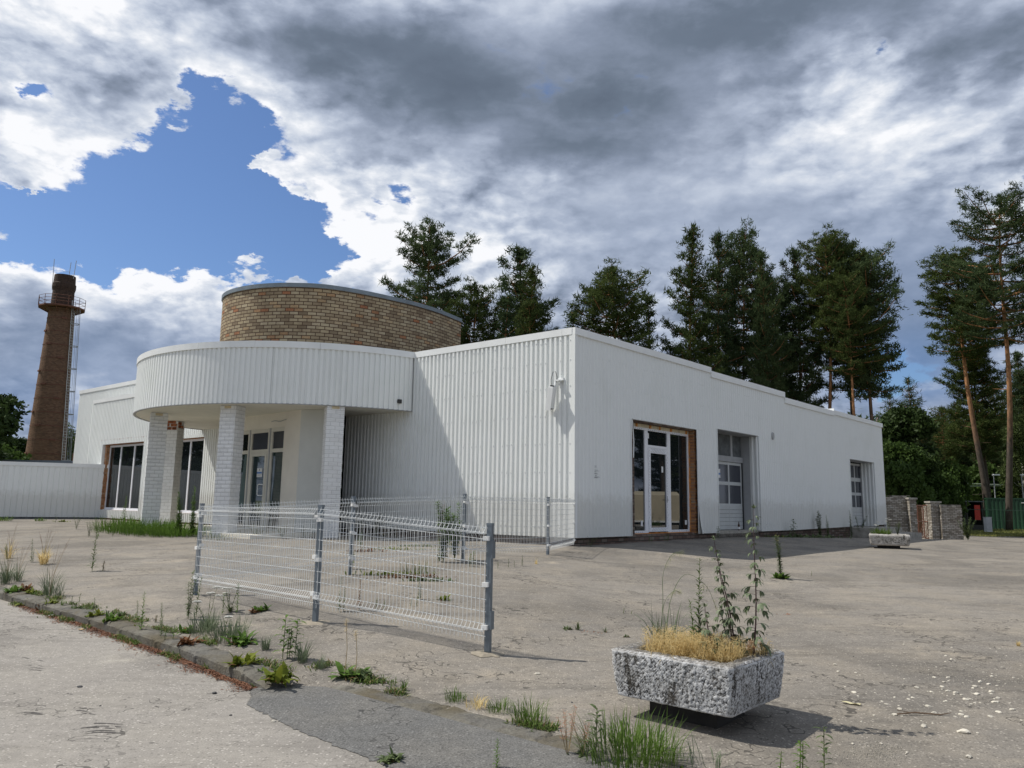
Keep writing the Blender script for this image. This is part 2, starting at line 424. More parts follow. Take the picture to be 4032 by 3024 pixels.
MAT['drumbrick'] = brick_mat('buff_brick', [(0, (.24, .185, .12)), (.18, (.36, .28, .18)), (.40, (.43, .345, .22)), (.62, (.48, .39, .25)), (.82, (.50, .42, .29)), (.92, (.47, .34, .19)), (.97, (.44, .22, .11)), (1, (.38, .14, .07))], (.09, .055, .038), .285, .1115, .013, dirt=.5)
MAT['redbrick'] = brick_mat('orange_brick', [(0, (.26, .13, .07)), (.5, (.46, .22, .12)), (1, (.42, .32, .22))], (.40, .19, .07), .27, .1, dirt=.3)
MAT['whitebrick'] = brick_mat('painted_brick', [(0, (.78, .79, .79)), (.5, (.84, .85, .85)), (1, (.86, .87, .87))], (.58, .585, .58), .27, .1185, .007, bump=.8, dirt=.10)
MAT['silicate'] = brick_mat('silicate_brick', [(0, (.28, .25, .21)), (.5, (.50, .47, .41)), (1, (.64, .60, .54))], (.14, .125, .10), .25, .088, .013, dirt=.6)
MAT['rustbrick'] = M('bared_red_brick', (.38, .14, .07), .9, var=.4, scale=9)
MAT['chimbrick'] = brick_mat('chimney_brick', [(0, (.12, .065, .04)), (.5, (.20, .105, .06)), (1, (.27, .15, .09))], (.13, .09, .065), .26, .085, .012, dirt=.55)
MAT['soot'] = brick_mat('sooted_brick', [(0, (.035, .022, .018)), (.5, (.06, .038, .03)), (1, (.09, .055, .04))], (.05, .035, .03), .26, .085, .012, dirt=.4)
MAT['zinc'] = M('zinc_cap', (.20, .235, .26), .45, metal=.3, var=.15)
MAT['upvc'] = M('white_plastic', (.80, .81, .84), .35, var=.03)
MAT['alu'] = M('cream_aluminium', (.62, .60, .53), .45, var=.05)
MAT['glass'] = glass_mat('dark_glass', refl=.10)
MAT['glassblue'] = glass_mat('curtained_glass', (.035, .06, .066), .10)
MAT['glassgrey'] = glass_mat('dusty_glass', (.05, .055, .07), .07, .12)
MAT['foam'] = M('orange_mounting_foam', (.55, .22, .05), .9, var=.35, scale=12, bump=.8, bscale=25)
MAT['filler'] = M('cream_foam_block', (.62, .53, .36), .9, var=.15, scale=8)
MAT['steel'] = M('galvanised_steel', (.165, .195, .225), .4, metal=.45, var=.18, scale=6)
MAT['wire'] = M('zinc_wire', (.66, .68, .68), .7, var=.1, spec=.2)
MAT['clip'] = M('white_clip', (.75, .75, .73), .5)
MAT['grey'] = M('grey_paint', (.36, .37, .38), .6, var=.1)
MAT['lightgrey'] = M('light_grey_paint', (.47, .49, .50), .55, var=.08)
MAT['gpanel'] = M('garage_panel', (.50, .52, .52), .5, var=.06)
MAT['darkpanel'] = M('weathered_board', (.10, .11, .115), .8, var=.35, scale=5)
MAT['black'] = M('black_plastic', (.02, .02, .02), .5)
MAT['paper'] = M('white_paper', (.75, .76, .76), .8, var=.03)
MAT['blue'] = M('blue_print', (.10, .22, .50), .7)
MAT['ink'] = M('grey_print', (.25, .27, .30), .7)
MAT['rust'] = M('rusted_iron', (.16, .07, .045), .9, var=.4, scale=15)
MAT['concrete'] = M('old_concrete', (.33, .31, .27), .9, var=.3, scale=4, bump=.6, bscale=30, var2=.2, scale2=60)
MAT['creamconc'] = M('painted_step', (.68, .64, .54), .85, var=.15, scale=3)

# ------------------------------------------------------------------ the lie of the land
def sm(t): t = min(1, max(0, t)); return t * t * (3 - 2 * t)
def kd(s): return float(np.interp(s, [-14.2, -10.5, -7.8, -6.6, -5.9, -5.3, 60], [4.38, 4.26, 4.09, 3.95, 3.90, 4.15, 4.15]))
def gz(x, y):
    d = .643 * x + .766 * y; s = .766 * x - .643 * y
    if d < kd(s) + .1: return 0.0
    e = max(0, d - 4.35)
    b = .10 - .07 * sm((s + 6.8) / 2.2)
    hl = np.interp(e, [0, 1.5, 4, 7, 10, 15, 30], [0, .11, .27, .38, .42, .46, .5])
    hr = np.interp(e, [0, 1.2, 2, 5, 10, 18, 30], [0, .02, .05, .12, .19, .235, .25])
    q = sm((s - np.interp(e, [2, 10], [-8, -11.4])) / np.interp(e, [2, 10], [3.5, 4.2]))
    z = b + hl * (1 - q) + hr * q
    f = sm((x - 2) / 8) * sm((y - 24) / 4)
    zf = np.interp(y, [24, 28, 35.5, 40, 45, 70, 200], [.6, .55, .31, .08, -.03, 0, 0])
    z = z * (1 - f) + min(z, zf) * f
    g2 = sm((y - 45) / 30)
    return float(z * (1 - g2))
def gpt(px, py):
    d = ray(px, py); lo = 1.0
    t = lo
    while t < 400:
        P = np.array([0, 0, EYE]) + d * t
        if P[2] <= gz(P[0], P[1]): break
        t *= 1.01
    a, b = t / 1.01, t
    for _ in range(20):
        m_ = (a + b) / 2; P = np.array([0, 0, EYE]) + d * m_
        if P[2] <= gz(P[0], P[1]): b = m_
        else: a = m_
    P = np.array([0, 0, EYE]) + d * b
    return float(P[0]), float(P[1]), float(gz(P[0], P[1]))

MAT['yard'] = asphalt('worn_asphalt', (.172, .157, .137), (.245, .223, .192), (.32, .275, .21), .34)
MAT['road'] = asphalt('road_asphalt', (.255, .236, .21), (.295, .275, .248), (.32, .295, .25), .26, .8)
MAT['patch'] = asphalt('fresh_asphalt', (.115, .114, .110), (.14, .138, .132), (.19, .175, .15), .55, .9, False)
MAT['grassland'] = M('grassland', (.12, .14, .045), .95, var=.35, scale=.6, var2=.3, scale2=12, bump=.8, bscale=10)

def grid(name, us, vs, fn, mat):
    V = [fn(u, v) for v in vs for u in us]; n = len(us); F = []
    for j in range(len(vs) - 1):
        for i in range(n - 1):
            F.append([j * n + i, j * n + i + 1, (j + 1) * n + i + 1, (j + 1) * n + i])
    b = MB(); b.V = V; b.F = F
    o = b.build(name, mat, smooth=True); struct(o); return o
def sd(s, d): return (.766 * s + .643 * d, -.643 * s + .766 * d)
def nonuni(a, b, c, fine, coarse):
    out_ = [c]; x = c; st = fine
    while x < b: x += st; out_.append(min(x, b)); st = min(coarse, st * 1.06)
    x = c; st = fine
    while x > a: x -= st; out_.insert(0, max(x, a)); st = min(coarse, st * 1.06)
    return out_
US = nonuni(-75, 75, -6, .22, 2.5); VS = nonuni(4.35, 75, 4.35, .12, 1.5)
def yardfn(s, d):
    k = min(1, (d - 4.35) / 1.5); d = d + (kd(s) + .22 - 4.35) * (1 - k)
    z_ = gz(*sd(s, d + .02))
    if k < .01: d -= .10; z_ -= .05
    x, y = sd(s, d)
    return (x, y, z_ + .012 * k * mnoise.noise(Vector((x * .7, y * .7, 3))) - (.01 if k < .01 else 0))
grid('yard_pavement', US, VS, yardfn, MAT['yard'])
grid('road', nonuni(-75, 75, 0, 1.5, 6), [-30, -10, 0, 3, 3.8, 4.7], lambda s, d: (*sd(s, d), -.0), MAT['road'])
b = MB(); b.quad((-900, -900, -.25), (900, -900, -.25), (900, 1500, -.25), (-900, 1500, -.25)); struct(b.build('ground', MAT['grassland']))
# the darker asphalt ramp laid against the dropped kerb
pt_ = [(-6.22, 3.93, .004), (-5.85, 3.72, .004), (-5.66, 3.56, .004), (-4.8, 3.43, .004), (-3.8, 3.37, .004), (-2, 3.3, .004), (2, 3.2, .004), (8, 3.1, .004)]
pk_ = [(-6.2, 4.0, .005), (-5.95, 4.10, .03), (-5.6, 4.27, .032), (-4.8, 4.295, .032), (-3.8, 4.295, .032), (-2, 4.295, .032), (2, 4.295, .032), (8, 4.295, .032)]
def lerp3(A_, B_, t): return tuple(A_[i] + (B_[i] - A_[i]) * t for i in range(3))
V = []; F = []; NS = 14; NT_ = 5
rows = []
for k in range(len(pt_) - 1):
    for q in range(24):
        t = q / 24; rows.append((lerp3(pt_[k], pt_[k + 1], t), lerp3(pk_[k], pk_[k + 1], t)))
rows.append((pt_[-1], pk_[-1]))
for i, (a, c) in enumerate(rows):
    for j in range(NT_ + 1):
        t = j / NT_; q = lerp3(a, c, t); x, y = sd(q[0], q[1])
        if j == 0: 
            j_ = mnoise.fractal(Vector((i * .9, 0, 0)), .6, 2, 4) * .035
            x, y = sd(q[0], q[1] + j_)
        bulge = .012 * math.sin(math.pi * t) * min(1, i / 30)
        V.append((x, y, q[2] + bulge))
for i in range(len(rows) - 1):
    for j in range(NT_):
        a = i * (NT_ + 1) + j; F.append([a, a + NT_ + 1, a + NT_ + 2, a + 1])
b = MB(); b.V = V; b.F = F; struct(b.build('asphalt_patch', MAT['patch'], smooth=True))
# ------------------------------------------------------------------ the building
A_ = (1.65, 20.09)
FR = frame(*A_, .6680, .7441)                    # right (side) facade, away from the corner
FF = frame(*A_, -.775, .632, -1)                 # front facade, leftwards from the corner
FL = frame(-20.7, 38.5, .766, -.643)             # left wing front
P0 = (-9.68, 26.97); P1 = (-6.62, 24.09); P2 = (-5.33, 23.65); P3 = (-5.62, 26.02)
FV = frame(*P0, P1[0] - P0[0], P1[1] - P0[1])
CC = (-7.13, 28.9); CR = 6.38

def prof(pitch, top, slope, depth, s0, s1, ph=0):
    """breakpoints (s, offset) of a trapezoidal sheet; raised parts stand outwards (negative)"""
    pts = []; k = math.floor((s0 - ph) / pitch) - 1
    s = ph + k * pitch
    while s < s1 + pitch:
        pts += [(s, 0), (s + slope, -depth), (s + slope + top, -depth), (s + 2 * slope + top, 0)]; s += pitch
    return pts
def offat(pts, s):
    for (a, oa), (b_, ob) in zip(pts, pts[1:]):
        if a <= s <= b_: return oa + (ob - oa) * (s - a) / max(1e-9, b_ - a)
    return 0
def corr(mb, s0, s1, zb, zt, holes=(), pitch=.165, top=.088, slope=.014, depth=.026, ph=0, base=0.0, zs=()):
    pts = prof(pitch, top, slope, depth, s0, s1, ph)
    S = sorted(set([s0, s1] + [s for s, _ in pts if s0 < s < s1] + [q for h in holes for q in h[:2] if s0 < q < s1] + [q for q in zs if s0 < q < s1]))
    for a, b_ in zip(S, S[1:]):
        if b_ - a < 1e-5: continue
        m_ = (a + b_) / 2
        oa, ob = offat(pts, a + 1e-6) + base, offat(pts, b_ - 1e-6) + base
        lo, hi = zb(m_) if callable(zb) else zb, zt(m_) if callable(zt) else zt
        segs = [(lo, hi)]
        for (h0, h1, z0, z1) in holes:
            if h0 - 1e-6 <= a and b_ <= h1 + 1e-6:
                ns = []
                for (u, v) in segs:
                    if z0 > u: ns.append((u, min(v, z0)))
                    if z1 < v: ns.append((max(u, z1), v))
                segs = [q for q in ns if q[1] > q[0] + 1e-4]
        for (u, v) in segs:
            mb.quad((a, oa, u), (b_, ob, u), (b_, ob, v), (a, oa, v))
def screws(mb, s0, s1, rows, pitch, ph, depth, top, slope, holes=(), zt=None, seed=0):
    rnd = random.Random(seed)
    k = 0; s = ph + math.ceil((s0 - ph) / pitch) * pitch
    while s < s1 - pitch:
        if k % 7 in (0, 2, 5, 6):
            c = s + slope + top / 2
            for z in rows:
                z = z + rnd.uniform(-.02, .02)
                if zt and z > zt(c) - .1: continue
                if any(h[0] < c < h[1] and h[2] < z < h[3] for h in holes): continue
                mb.box(c - .011, -depth - .012, z - .011, c + .011, -depth, z + .011)
        s += pitch; k += 1

hall = thing('commercial_building', 'long white corrugated metal hall with a curved canopy and round brick drum', 'building', (1.65, 20.09, .54))

HO = [(2.69, 6.52, .3, 4.07), (7.96, 11.2, .3, 4.22), (21.0, 24.5, .3, 3.90)]
def ztR(s): return 6.10 if s < 7.6 else (5.96 if s < 13.75 else (5.74 if s < 19.22 else 5.80))
def zbR(s): return .745 if s < 14 else .745 + (s - 14) * .0095
b = MB(FR)
corr(b, .012, 26.1, zbR, lambda s: ztR(s) + .04, HO, ph=.05, pitch=.165, top=.09, slope=.02, depth=.012, zs=(7.6, 13.75, 19.22))
screws(b, 0, 26, [1.0, 1.75, 2.5, 3.3, 4.1, 4.9, 5.6], .165, .05, .012, .09, .02, HO, ztR, 1)
for h in HO:        # folded edges of the openings
    b.box(h[0] - .03, -.03, zbR(h[0]), h[0], .12, h[3]); b.box(h[1], -.03, zbR(h[1]), h[1] + .03, .12 if h[1] > 7 else -.01, h[3])
    b.box(h[0] - .03, -.012, h[3], h[1] + .03, .12, h[3] + .006)
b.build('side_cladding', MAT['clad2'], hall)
b = MB(FF)
corr(b, .0, 9.42, lambda s: .75 if s < .8 else .745, 6.14, ph=.065, top=.068, slope=.010, depth=.046)
screws(b, 0, 9.3, [1.0, 1.75, 2.45, 3.2, 3.95, 4.7, 5.4, 5.95], .165, .065, .046, .068, .010, (), None, 2)
b.box(-.048, -.048, .75, .075, -.004, 6.12)          # corner flashing
b.build('front_cladding', MAT['clad'], hall)
b = MB(FR); b.box(-.026, -.030, .75, .10, -.014, 6.12); b.build('corner_flashing', MAT['trim'], hall)
# parapet caps
b = MB(FR)
for (s0, s1, z0, z1) in [(-.05, 7.58, 6.08, 6.27), (7.585, 13.74, 5.94, 6.15), (13.745, 19.2, 5.72, 5.94), (19.205, 26.15, 5.78, 5.98)]:
    L = s1 - s0; n = max(1, round(L / 3)); 
    for k in range(n): b.box(s0 + L * k / n + .002, -.055, z0, s0 + L * (k + 1) / n - .002, .35, z1 + .001 * (k % 2))
b.box(19.17, -.05, 5.80, 19.20, .36, 6.06)
b.build('parapet_cap', MAT['trim'], hall)
b = MB(FF)
for k in range(3): b.box(.38 if k == 0 else .38 + (6.3 - .38) * k / 3, -.056, 6.085, .38 + (6.3 - .38) * (k + 1) / 3 - .006, .35, 6.272 + .001 * (k % 2))
b.box(.056, -.056, 6.085, .374, .35, 6.272)
b.build('parapet_cap', MAT['trim'], hall)
# masonry core behind the sheets (plinth shows in the gap below)
b = MB(FR); b.UV = 'wall'
def core(b, s0, s1, zt, holes, o0=.10, o1=.45, zbot=-.3):
    segs = sorted(holes); x = s0
    for (h0, h1, z0, z1) in segs:
        b.box(x, o0, zbot, h0, o1, zt); b.box(h0, o0, z1, h1, o1, zt - .002)
        if z0 > zbot: b.box(h0, o0, zbot, h1, o1, z0)
        x = h1
    b.box(x, o0, zbot, s1, o1, zt)
core(b, .1, 26.05, 5.68, [(3.0, 6.56, .74, 4.02), (7.92, 11.22, .70, 4.6), (20.97, 24.9, .74, 4.3)])
b.build('masonry_wall', MAT['plinth'], hall)
b = MB(FF); b.UV = 'wall'; b.box(.46, .10, -.3, 9.40, .4, 5.95); b.build('masonry_wall', MAT['plinth'], hall)
# roof and the hidden back, so that no light leaks in
def F_(fr, a, o, z=0): return fr(a, o, z)[:2]
foot = [F_(FR, .02, .1), F_(FR, 26.0, .1), F_(FR, 26.0, 22), (-22, 52), F_(FL, -4.2, .7), F_(FL, 11.6, .5), (-10.6, 27.85), P0, P1, P2, P3, F_(FF, 9.4, .1)]
b = MB(); b.poly([(x, y, 5.70) for x, y in foot]); b.poly([(x, y, 5.62) for x, y in foot[::-1]]); b.build('roof', MAT['roof'], hall)
b = MB()
for i in (1, 2, 3):
    (x0, y0), (x1, y1) = foot[i], foot[i + 1]; b.quad((x0, y0, -.3), (x1, y1, -.3), (x1, y1, 5.7), (x0, y0, 5.7))
b.poly([(x, y, .72) for x, y in foot])
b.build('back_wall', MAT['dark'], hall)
b = MB(FR); b.box(26.0, .0, -.2, 26.09, 8, 5.75); b.box(26.0, .0, .8, 26.12, .09, 5.79); b.build('end_wall', MAT['trim'], hall)

# ---- side door with its two sidelights (opening 1)
b = MB(FR); O = .28; z0 = .80; zt = 3.92
dw = b
def frame_bars(b, bars, o0, o1):
    for (s0, s1, a, c) in bars: b.box(s0, o0, a, s1, o1, c)
frame_bars(b, [(3.02, 3.10, z0, zt), (3.10, 3.86, z0, z0 + .07), (3.10, 3.86, zt - .07, zt), (3.86, 4.04, z0, zt), (4.04, 5.17, zt - .07, zt), (4.04, 5.17, 3.34, 3.42),
               (5.17, 5.36, z0, zt), (5.36, 6.44, z0, z0 + .07), (5.36, 6.44, zt - .07, zt), (6.44, 6.53, z0, zt)], O, O + .07)
fr1 = b.build('side_window_frame', MAT['upvc'], hall)
b = MB(FR); b.box(3.10, O + .03, z0 + .07, 3.86, O + .04, zt - .07); b.build('window_pane', MAT['glass'], fr1)
b = MB(FR); b.box(5.36, O + .03, z0 + .07, 6.44, O + .04, zt - .07); b.build('window_pane', MAT['glass'], fr1)
b = MB(FR); b.box(4.04, O + .03, 3.42, 5.17, O + .04, zt - .07); b.build('window_pane', MAT['glass'], fr1)
b = MB(FR)
frame_bars(b, [(4.045, 4.17, .83, 3.33), (5.08, 5.165, .83, 3.33), (4.17, 5.08, 3.18, 3.33), (4.17, 5.08, .83, .95)], O - .015, O + .06)
dleaf = b.build('side_door', MAT['upvc'], hall, label='narrow glazed door in a white plastic frame still in its protective film')
b = MB(FR); b.box(4.17, O + .02, .95, 5.08, O + .03, 3.18); b.build('window_pane', MAT['glass'], dleaf)
b = MB(FR); rnd = random.Random(4)     # the film carries rows of small grey print
for (s0, s1, a, c) in [(4.20, 5.06, 3.19, 3.32), (4.055, 4.16, .9, 3.3), (5.09, 5.155, .9, 3.3), (4.2, 5.05, .84, .94)]:
    o_ = O - .0165
    if s1 - s0 > c - a:
        z = a + .012; r = 0
        while z < c - .015:
            s = s0 + .03 * (r % 3)
            while s < s1 - .06: b.box(s, o_, z, s + .05, o_ + .001, z + .012); s += .09
            z += .032; r += 1
    else:
        z = a; r = 0
        while z < c - .06: 
            s = s0 + .015 + (r % 2) * .03; b.box(s, o_, z, s + .012, o_ + .001, z + .05); z += .08; r += 1
b.build('film_print', MAT['ink'], dleaf)
b = MB(FR); s = 3.12
for (s0, s1, z_) in [(3.12, 3.84, zt - .05), (4.06, 5.15, zt - .05), (5.38, 6.42, zt - .05), (3.12, 3.84, z0 + .02), (5.38, 6.42, z0 + .02)]:
    s = s0
    while s < s1 - .08: b.box(s, O - .0015, z_, s + .06, O - .0005, z_ + .014); s += .11
b.build('film_print', MAT['ink'], fr1)
b = MB(FR); b.tube([(5.10, O - .02, 1.78), (5.10, O - .06, 1.78), (5.02, O - .06, 1.78)], .012); b.box(5.09, O - .025, 1.70, 5.12, O - .015, 1.90); b.build('handle', MAT['grey'], dleaf)
for z_ in (1.05, 2.0, 3.0): b = MB(FR); b.box(4.03, O - .03, z_, 4.06, O - .015, z_ + .12); b.build('hinge', MAT['upvc'], dleaf)
b = MB(FR); b.box(4.84, O + .012, 2.62, 4.93, O + .019, 2.80); b.build('notice', MAT['paper'], dleaf)
for q_ in [(6.25, 1.02, 6.36, 1.16), (4.08, 3.62, 4.14, 3.78), (3.66, 1.0, 3.75, 1.16)]: b = MB(FR); b.box(q_[0], O + .022, q_[1], q_[2], O + .029, q_[3]); b.build('sticker', MAT['paper'], fr1)
# foam, filler blocks and bared brick reveal round the frame
b = MB(FR); rnd = random.Random(2)
b.tube([(6.535, O + .0, z0 + (zt - z0) * k / 30) for k in range(31)], [.022 + rnd.random() * .022 for _ in range(31)], 6)
b.tube([(3.05 + 3.45 * k / 30, O + .02, z0 - .02) for k in range(31)], [.015 + rnd.random() * .02 for _ in range(31)], 6)
for s in (3.35, 4.12, 4.66, 5.35, 6.3): b.box(s, O - .03, zt, s + .09, O + .03, 4.03)
b.build('mounting_foam', MAT['foam'], hall)
b = MB(FR); s = 3.02
for w_ in (.3, .75, .52, .65, .68, .6): b.box(s + .008, O - .02 + rnd.random() * .02, zt + .002, s + w_ - .008, O + .08, 4.02); s += w_
b.build('filler_block', MAT['filler'], hall)
b = MB(FR); b.UV = 'wall'; z = .76; k = 0
while z < 3.98:
    d_ = rnd.random() * .03; b.box(6.56 - .02 - d_, .07 + rnd.random() * .03, z, 6.66, .33, z + .088); z += .1; k += 1
b.build('brick_reveal', MAT['redbrick'], hall)
b = MB(FR); b.UV = 'wall'; b.box(3.0, .12, .60, 6.5, .32, .775); b.build('door_sill', MAT['plinth'], hall)
b = MB(FR)   # the sheet edge bent loose right of the door, and the loose strip left of it
for k in range(10):
    z = .745 + k * .1; o0 = -.03 - .10 * (1 - k / 10) ** 2; o1 = -.03 - .10 * (1 - (k + 1) / 10) ** 2
    b.quad((6.55 + .03 * (1 - k / 10), o0, z), (6.9, -.016, z), (6.9, -.016, z + .1), (6.55 + .03 * (1 - (k + 1) / 10), o1, z + .1))
b.tube([(2.72, -.03, 4.05), (2.76, -.05, 3.4), (2.72, -.06, 2.95)], .016, 4)
b.build('bent_sheet_edge', MAT['clad'], hall)

# ---- garage doors
def garage(s0, s1, ztop, zrows, smull, O, name_lab, top_dark, notice=False):
    """recessed sectional door: glazed rows above solid panels"""
    b = MB(FR)
    dr = []
    g = MB(FR)
    z = zrows
    # frame rails
    g.box(s0, O, z[-1][0] - .08, s1, O + .05, z[-1][0])
    for i, (za, zb_) in enumerate(z):
        g.box(s0, O, zb_, s1, O + .05, (z[i - 1][0] if i > 0 else zb_ + .10))
        for sm_ in smull: g.box(sm_ - .045, O - .004, za, sm_ + .045, O + .05, zb_)
        g.box(s0, O, za, s0 + .07, O + .05, zb_); g.box(s1 - .06, O, za, s1, O + .05, zb_)
    zc = z[-1][0] - .08; n = 6 if notice else 5; h = (zc - .80) / n
    for k in range(n): g.box(s0, O + .002 * (k % 2), zc - h * (k + 1) + .008, s1, O + .05, zc - h * k)
    g.box(smull[-1] - .02, O - .006, .80, smull[-1] + .02, O, zc)
    dd = g.build('garage_door', MAT['gpanel'], hall, label=name_lab)
    g = MB(FR); g.box(s0, O + .02, zc - .02, s1, O + .045, z[0][1] + .01); gg = g.build('glazing', MAT['glassgrey'], dd)
    return dd
d2 = garage(8.0, 11.12, 4.22, [(2.50, 3.11), (1.72, 2.38)], [8.9, 10.08], .65, 'recessed sectional garage door under a dark boarded transom', True, True)
b = MB(FR); b.box(8.0, .66, 3.42, 11.14, .70, 4.6); b.build('transom_board', MAT['darkpanel'], hall)
b = MB(FR); b.box(8.0, .60, 3.22, 11.18, .72, 3.42); b.box(10.36, .64, 3.42, 10.42, .69, 4.4); b.box(10.26, .635, 3.42, 10.35, .665, 4.4); b.build('transom_beam', MAT['grey'], hall)
b = MB(FR); b.box(11.13, .62, .78, 11.17, .70, 3.4); b.build('door_gasket', MAT['black'], hall)
b = MB(FR); b.box(11.2, .34, .78, 11.22, .75, 4.6); b.build('reveal_board', MAT['grey'], hall)
FRr = lambda a, o, z, s_=11.2: FR(s_ + o, a, z)
b = MB(lambda a, o, z: FR(11.19 + o, a, z)); corr(b, .0, .34, .78, 4.22, pitch=.17, top=.05, slope=.03, depth=.03, ph=.02); b.build('reveal_cladding', MAT['clad'], hall)
b = MB(FR); b.box(7.99, .0, 4.20, 11.2, .66, 4.23); b.build('reveal_head', MAT['grey'], hall)
b = MB(FR); b.box(9.18, .644, 2.62, 9.42, .649, 2.93); nt2 = b.build('notice', MAT['paper'], d2)
b = MB(FR); b.box(9.19, .641, 2.73, 9.41, .643, 2.79); b.build('notice_print', MAT['blue'], d2)
b = MB(FR); b.box(7.9, .1, .40, 11.25, .8, .79); b.build('threshold', MAT['concrete'], hall)
d3 = garage(21.0, 24.84, 3.9, [(3.12, 3.72), (2.40, 2.94), (1.69, 2.26)], [22.9, 23.62], .65, 'recessed sectional garage door with three rows of dusty panes at the far end', False)
b = MB(lambda a, o, z: FR(24.5 + o, a, z)); corr(b, .0, .60, .78, 3.9, pitch=.17, top=.05, slope=.03, depth=.035, ph=.02); b.build('reveal_cladding', MAT['clad'], hall)
b = MB(FR); b.box(24.5, .6, .78, 24.95, .9, 4.0); b.box(21.0, .0, 3.88, 24.5, .66, 3.91); b.build('reveal_head', MAT['grey'], hall)
b = MB(FR); b.box(24.84, .60, .78, 24.9, .64, 3.9); b.build('door_gasket', MAT['black'], hall)
b = MB(FR); b.box(20.9, -.95, -.2, 25.2, .66, .765); b.box(21.6, -1.7, -.2, 25.6, -.952, .52); b.build('loading_step', MAT['concrete'], hall)
b = MB(FR); b.lathe([(.001, 0), (.085, 0), (.10, .04), (.085, .06), (.001, .065)], 0, 0, 12)
V2 = [];
b = MB(FR)
for k in range(14):
    a = 2 * math.pi * k / 14; a2 = 2 * math.pi * (k + 1) / 14
    e = lambda t, r, o: (12.47 + r * math.cos(t), o, 4.31 + 1.5 * r * math.sin(t))
    b.quad(e(a, .10, -.012), e(a2, .10, -.012), e(a2, .085, -.06), e(a, .085, -.06)); b.F.append([b.pt(*e(a, .085, -.06)), b.pt(*e(a2, .085, -.06)), b.pt(12.47, -.045, 4.31)])
b.build('wall_vent', MAT['grey'], hall)
# scuff on the sheet by the corner
b = MB(FR); rnd = random.Random(8)
for k in range(16):
    z = 2.30 + rnd.random() * .34; s = .86 + rnd.random() * .05; b.box(s, -.0138, z, s + .06 + rnd.random() * .2, -.0128, z + .006 + rnd.random() * .01)
b.build('scuff_mark', M('scuffed_paint', (.42, .44, .44), .7), hall)

# ---- camera housing on the front wall
fx = MB(FF); fx.box(.30, -.10, 4.86, .46, -.026, 4.93); fx.box(.36, -.20, 4.84, .52, -.07, 4.875)
fx.tube([(.50, -.17, 4.86), (.47, -.22, 4.72), (.53, -.20, 4.60)], .022, 6); fx.tube([(.38, -.09, 4.86), (.50, -.12, 4.62)], .016, 5)
fx.build('lamp_bracket', MAT['trim'], hall)
def tilt(fr, s, o, z, ang, lean):
    ca, sa = math.cos(ang), math.sin(ang); cl, sl_ = math.cos(lean), math.sin(lean)
    def f(a, b_, c):
        a2, c2 = a * ca - c * sa, a * sa + c * ca
        b2, c3 = b_ * cl - c2 * sl_, b_ * sl_ + c2 * cl
        return fr(s + a2, o + b2, z + c3)
    return f
b = MB(tilt(FF, .60, -.22, 4.42, .22, .12)); b.box(-.07, -.075, -.30, .07, .075, .28); b.box(-.085, .06, -.33, .10, .085, .32); b.box(-.085, -.085, -.36, .085, -.07, .25)
lampo = b.build('camera_housing', MAT['trim'], hall, label='white tube-shaped housing hanging head down from its bent bracket')
b = MB(tilt(FF, .60, -.22, 4.42, .22, .12)); b.box(-.05, -.06, -.335, .05, .05, -.302); b.box(-.04, -.05, .281, .04, .04, .31); b.build('lens', MAT['black'], lampo)
b = MB(FF); b.tube([(.60, -.22, 4.72), (.62, -.20, 4.9), (.60, -.14, 5.1), (.56, -.08, 5.12), (.53, -.06, 5.0), (.50, -.10, 4.86), (.54, -.16, 4.7), (.58, -.2, 4.66)], .008, 5); b.build('cable', MAT['black'], lampo)

# ---- curved canopy
def arc(R): return lambda a, o, z: (CC[0] + (R - o) * math.cos(math.radians(-51) - a / R), CC[1] + (R - o) * math.sin(math.radians(-51) - a / R), z)
FA = arc(CR); AL = CR * math.radians(157)
can = hall
b = MB(FA)
corr(b, .02, AL, 4.40, 6.12, ph=.05, pitch=.165, top=.088, slope=.012, depth=.032)
screws(b, .1, AL - .1, [4.62, 5.75], .165, .05, .024, .088, .014, (), None, 5)
for s in (2.4, 4.3, 6.5, 9): b.box(s, -.032, 4.4, s + .012, -.022, 6.1)
cfa = b.build('canopy_fascia', MAT['clad'], can)
b = MB(FA); n = 64
for k in range(n):
    a0, a1 = AL * k / n - .03, AL * (k + 1) / n - (.006 if k % 7 == 3 else 0) - .03
    b.box(a0, -.06, 6.075, a1, .3, 6.268)
b.build('canopy_cap', MAT['trim'], can)
b = MB(FA)
for k in range(n):
    a0, a1 = AL * k / n, AL * (k + 1) / n; b.box(a0, -.03, 4.385, a1, .05, 4.41)
b.build('canopy_drip_edge', MAT['grey'], can)
disc = [(CC[0] + (CR - .02) * math.cos(2 * math.pi * k / 72), CC[1] + (CR - .02) * math.sin(2 * math.pi * k / 72)) for k in range(72)]
b = MB(); b.poly([(x, y, 4.405) for x, y in disc[::-1]]); b.build('soffit', MAT['soffit'], can)
b = MB(); b.poly([(x, y, 6.0) for x, y in disc]); b.build('canopy_roof', MAT['roof'], can)
b = MB(FF); b.box(6.24, -.02, 4.39, 6.34, .0, 6.1); b.box(6.30, -.12, 4.39, 6.40, -.028, 6.08); b.build('corner_flashing', MAT['trim'], can)
b = MB(FA); b.box(.42, -.09, 4.60, .54, -.026, 4.72); b.build('canopy_sensor', MAT['black'], can)
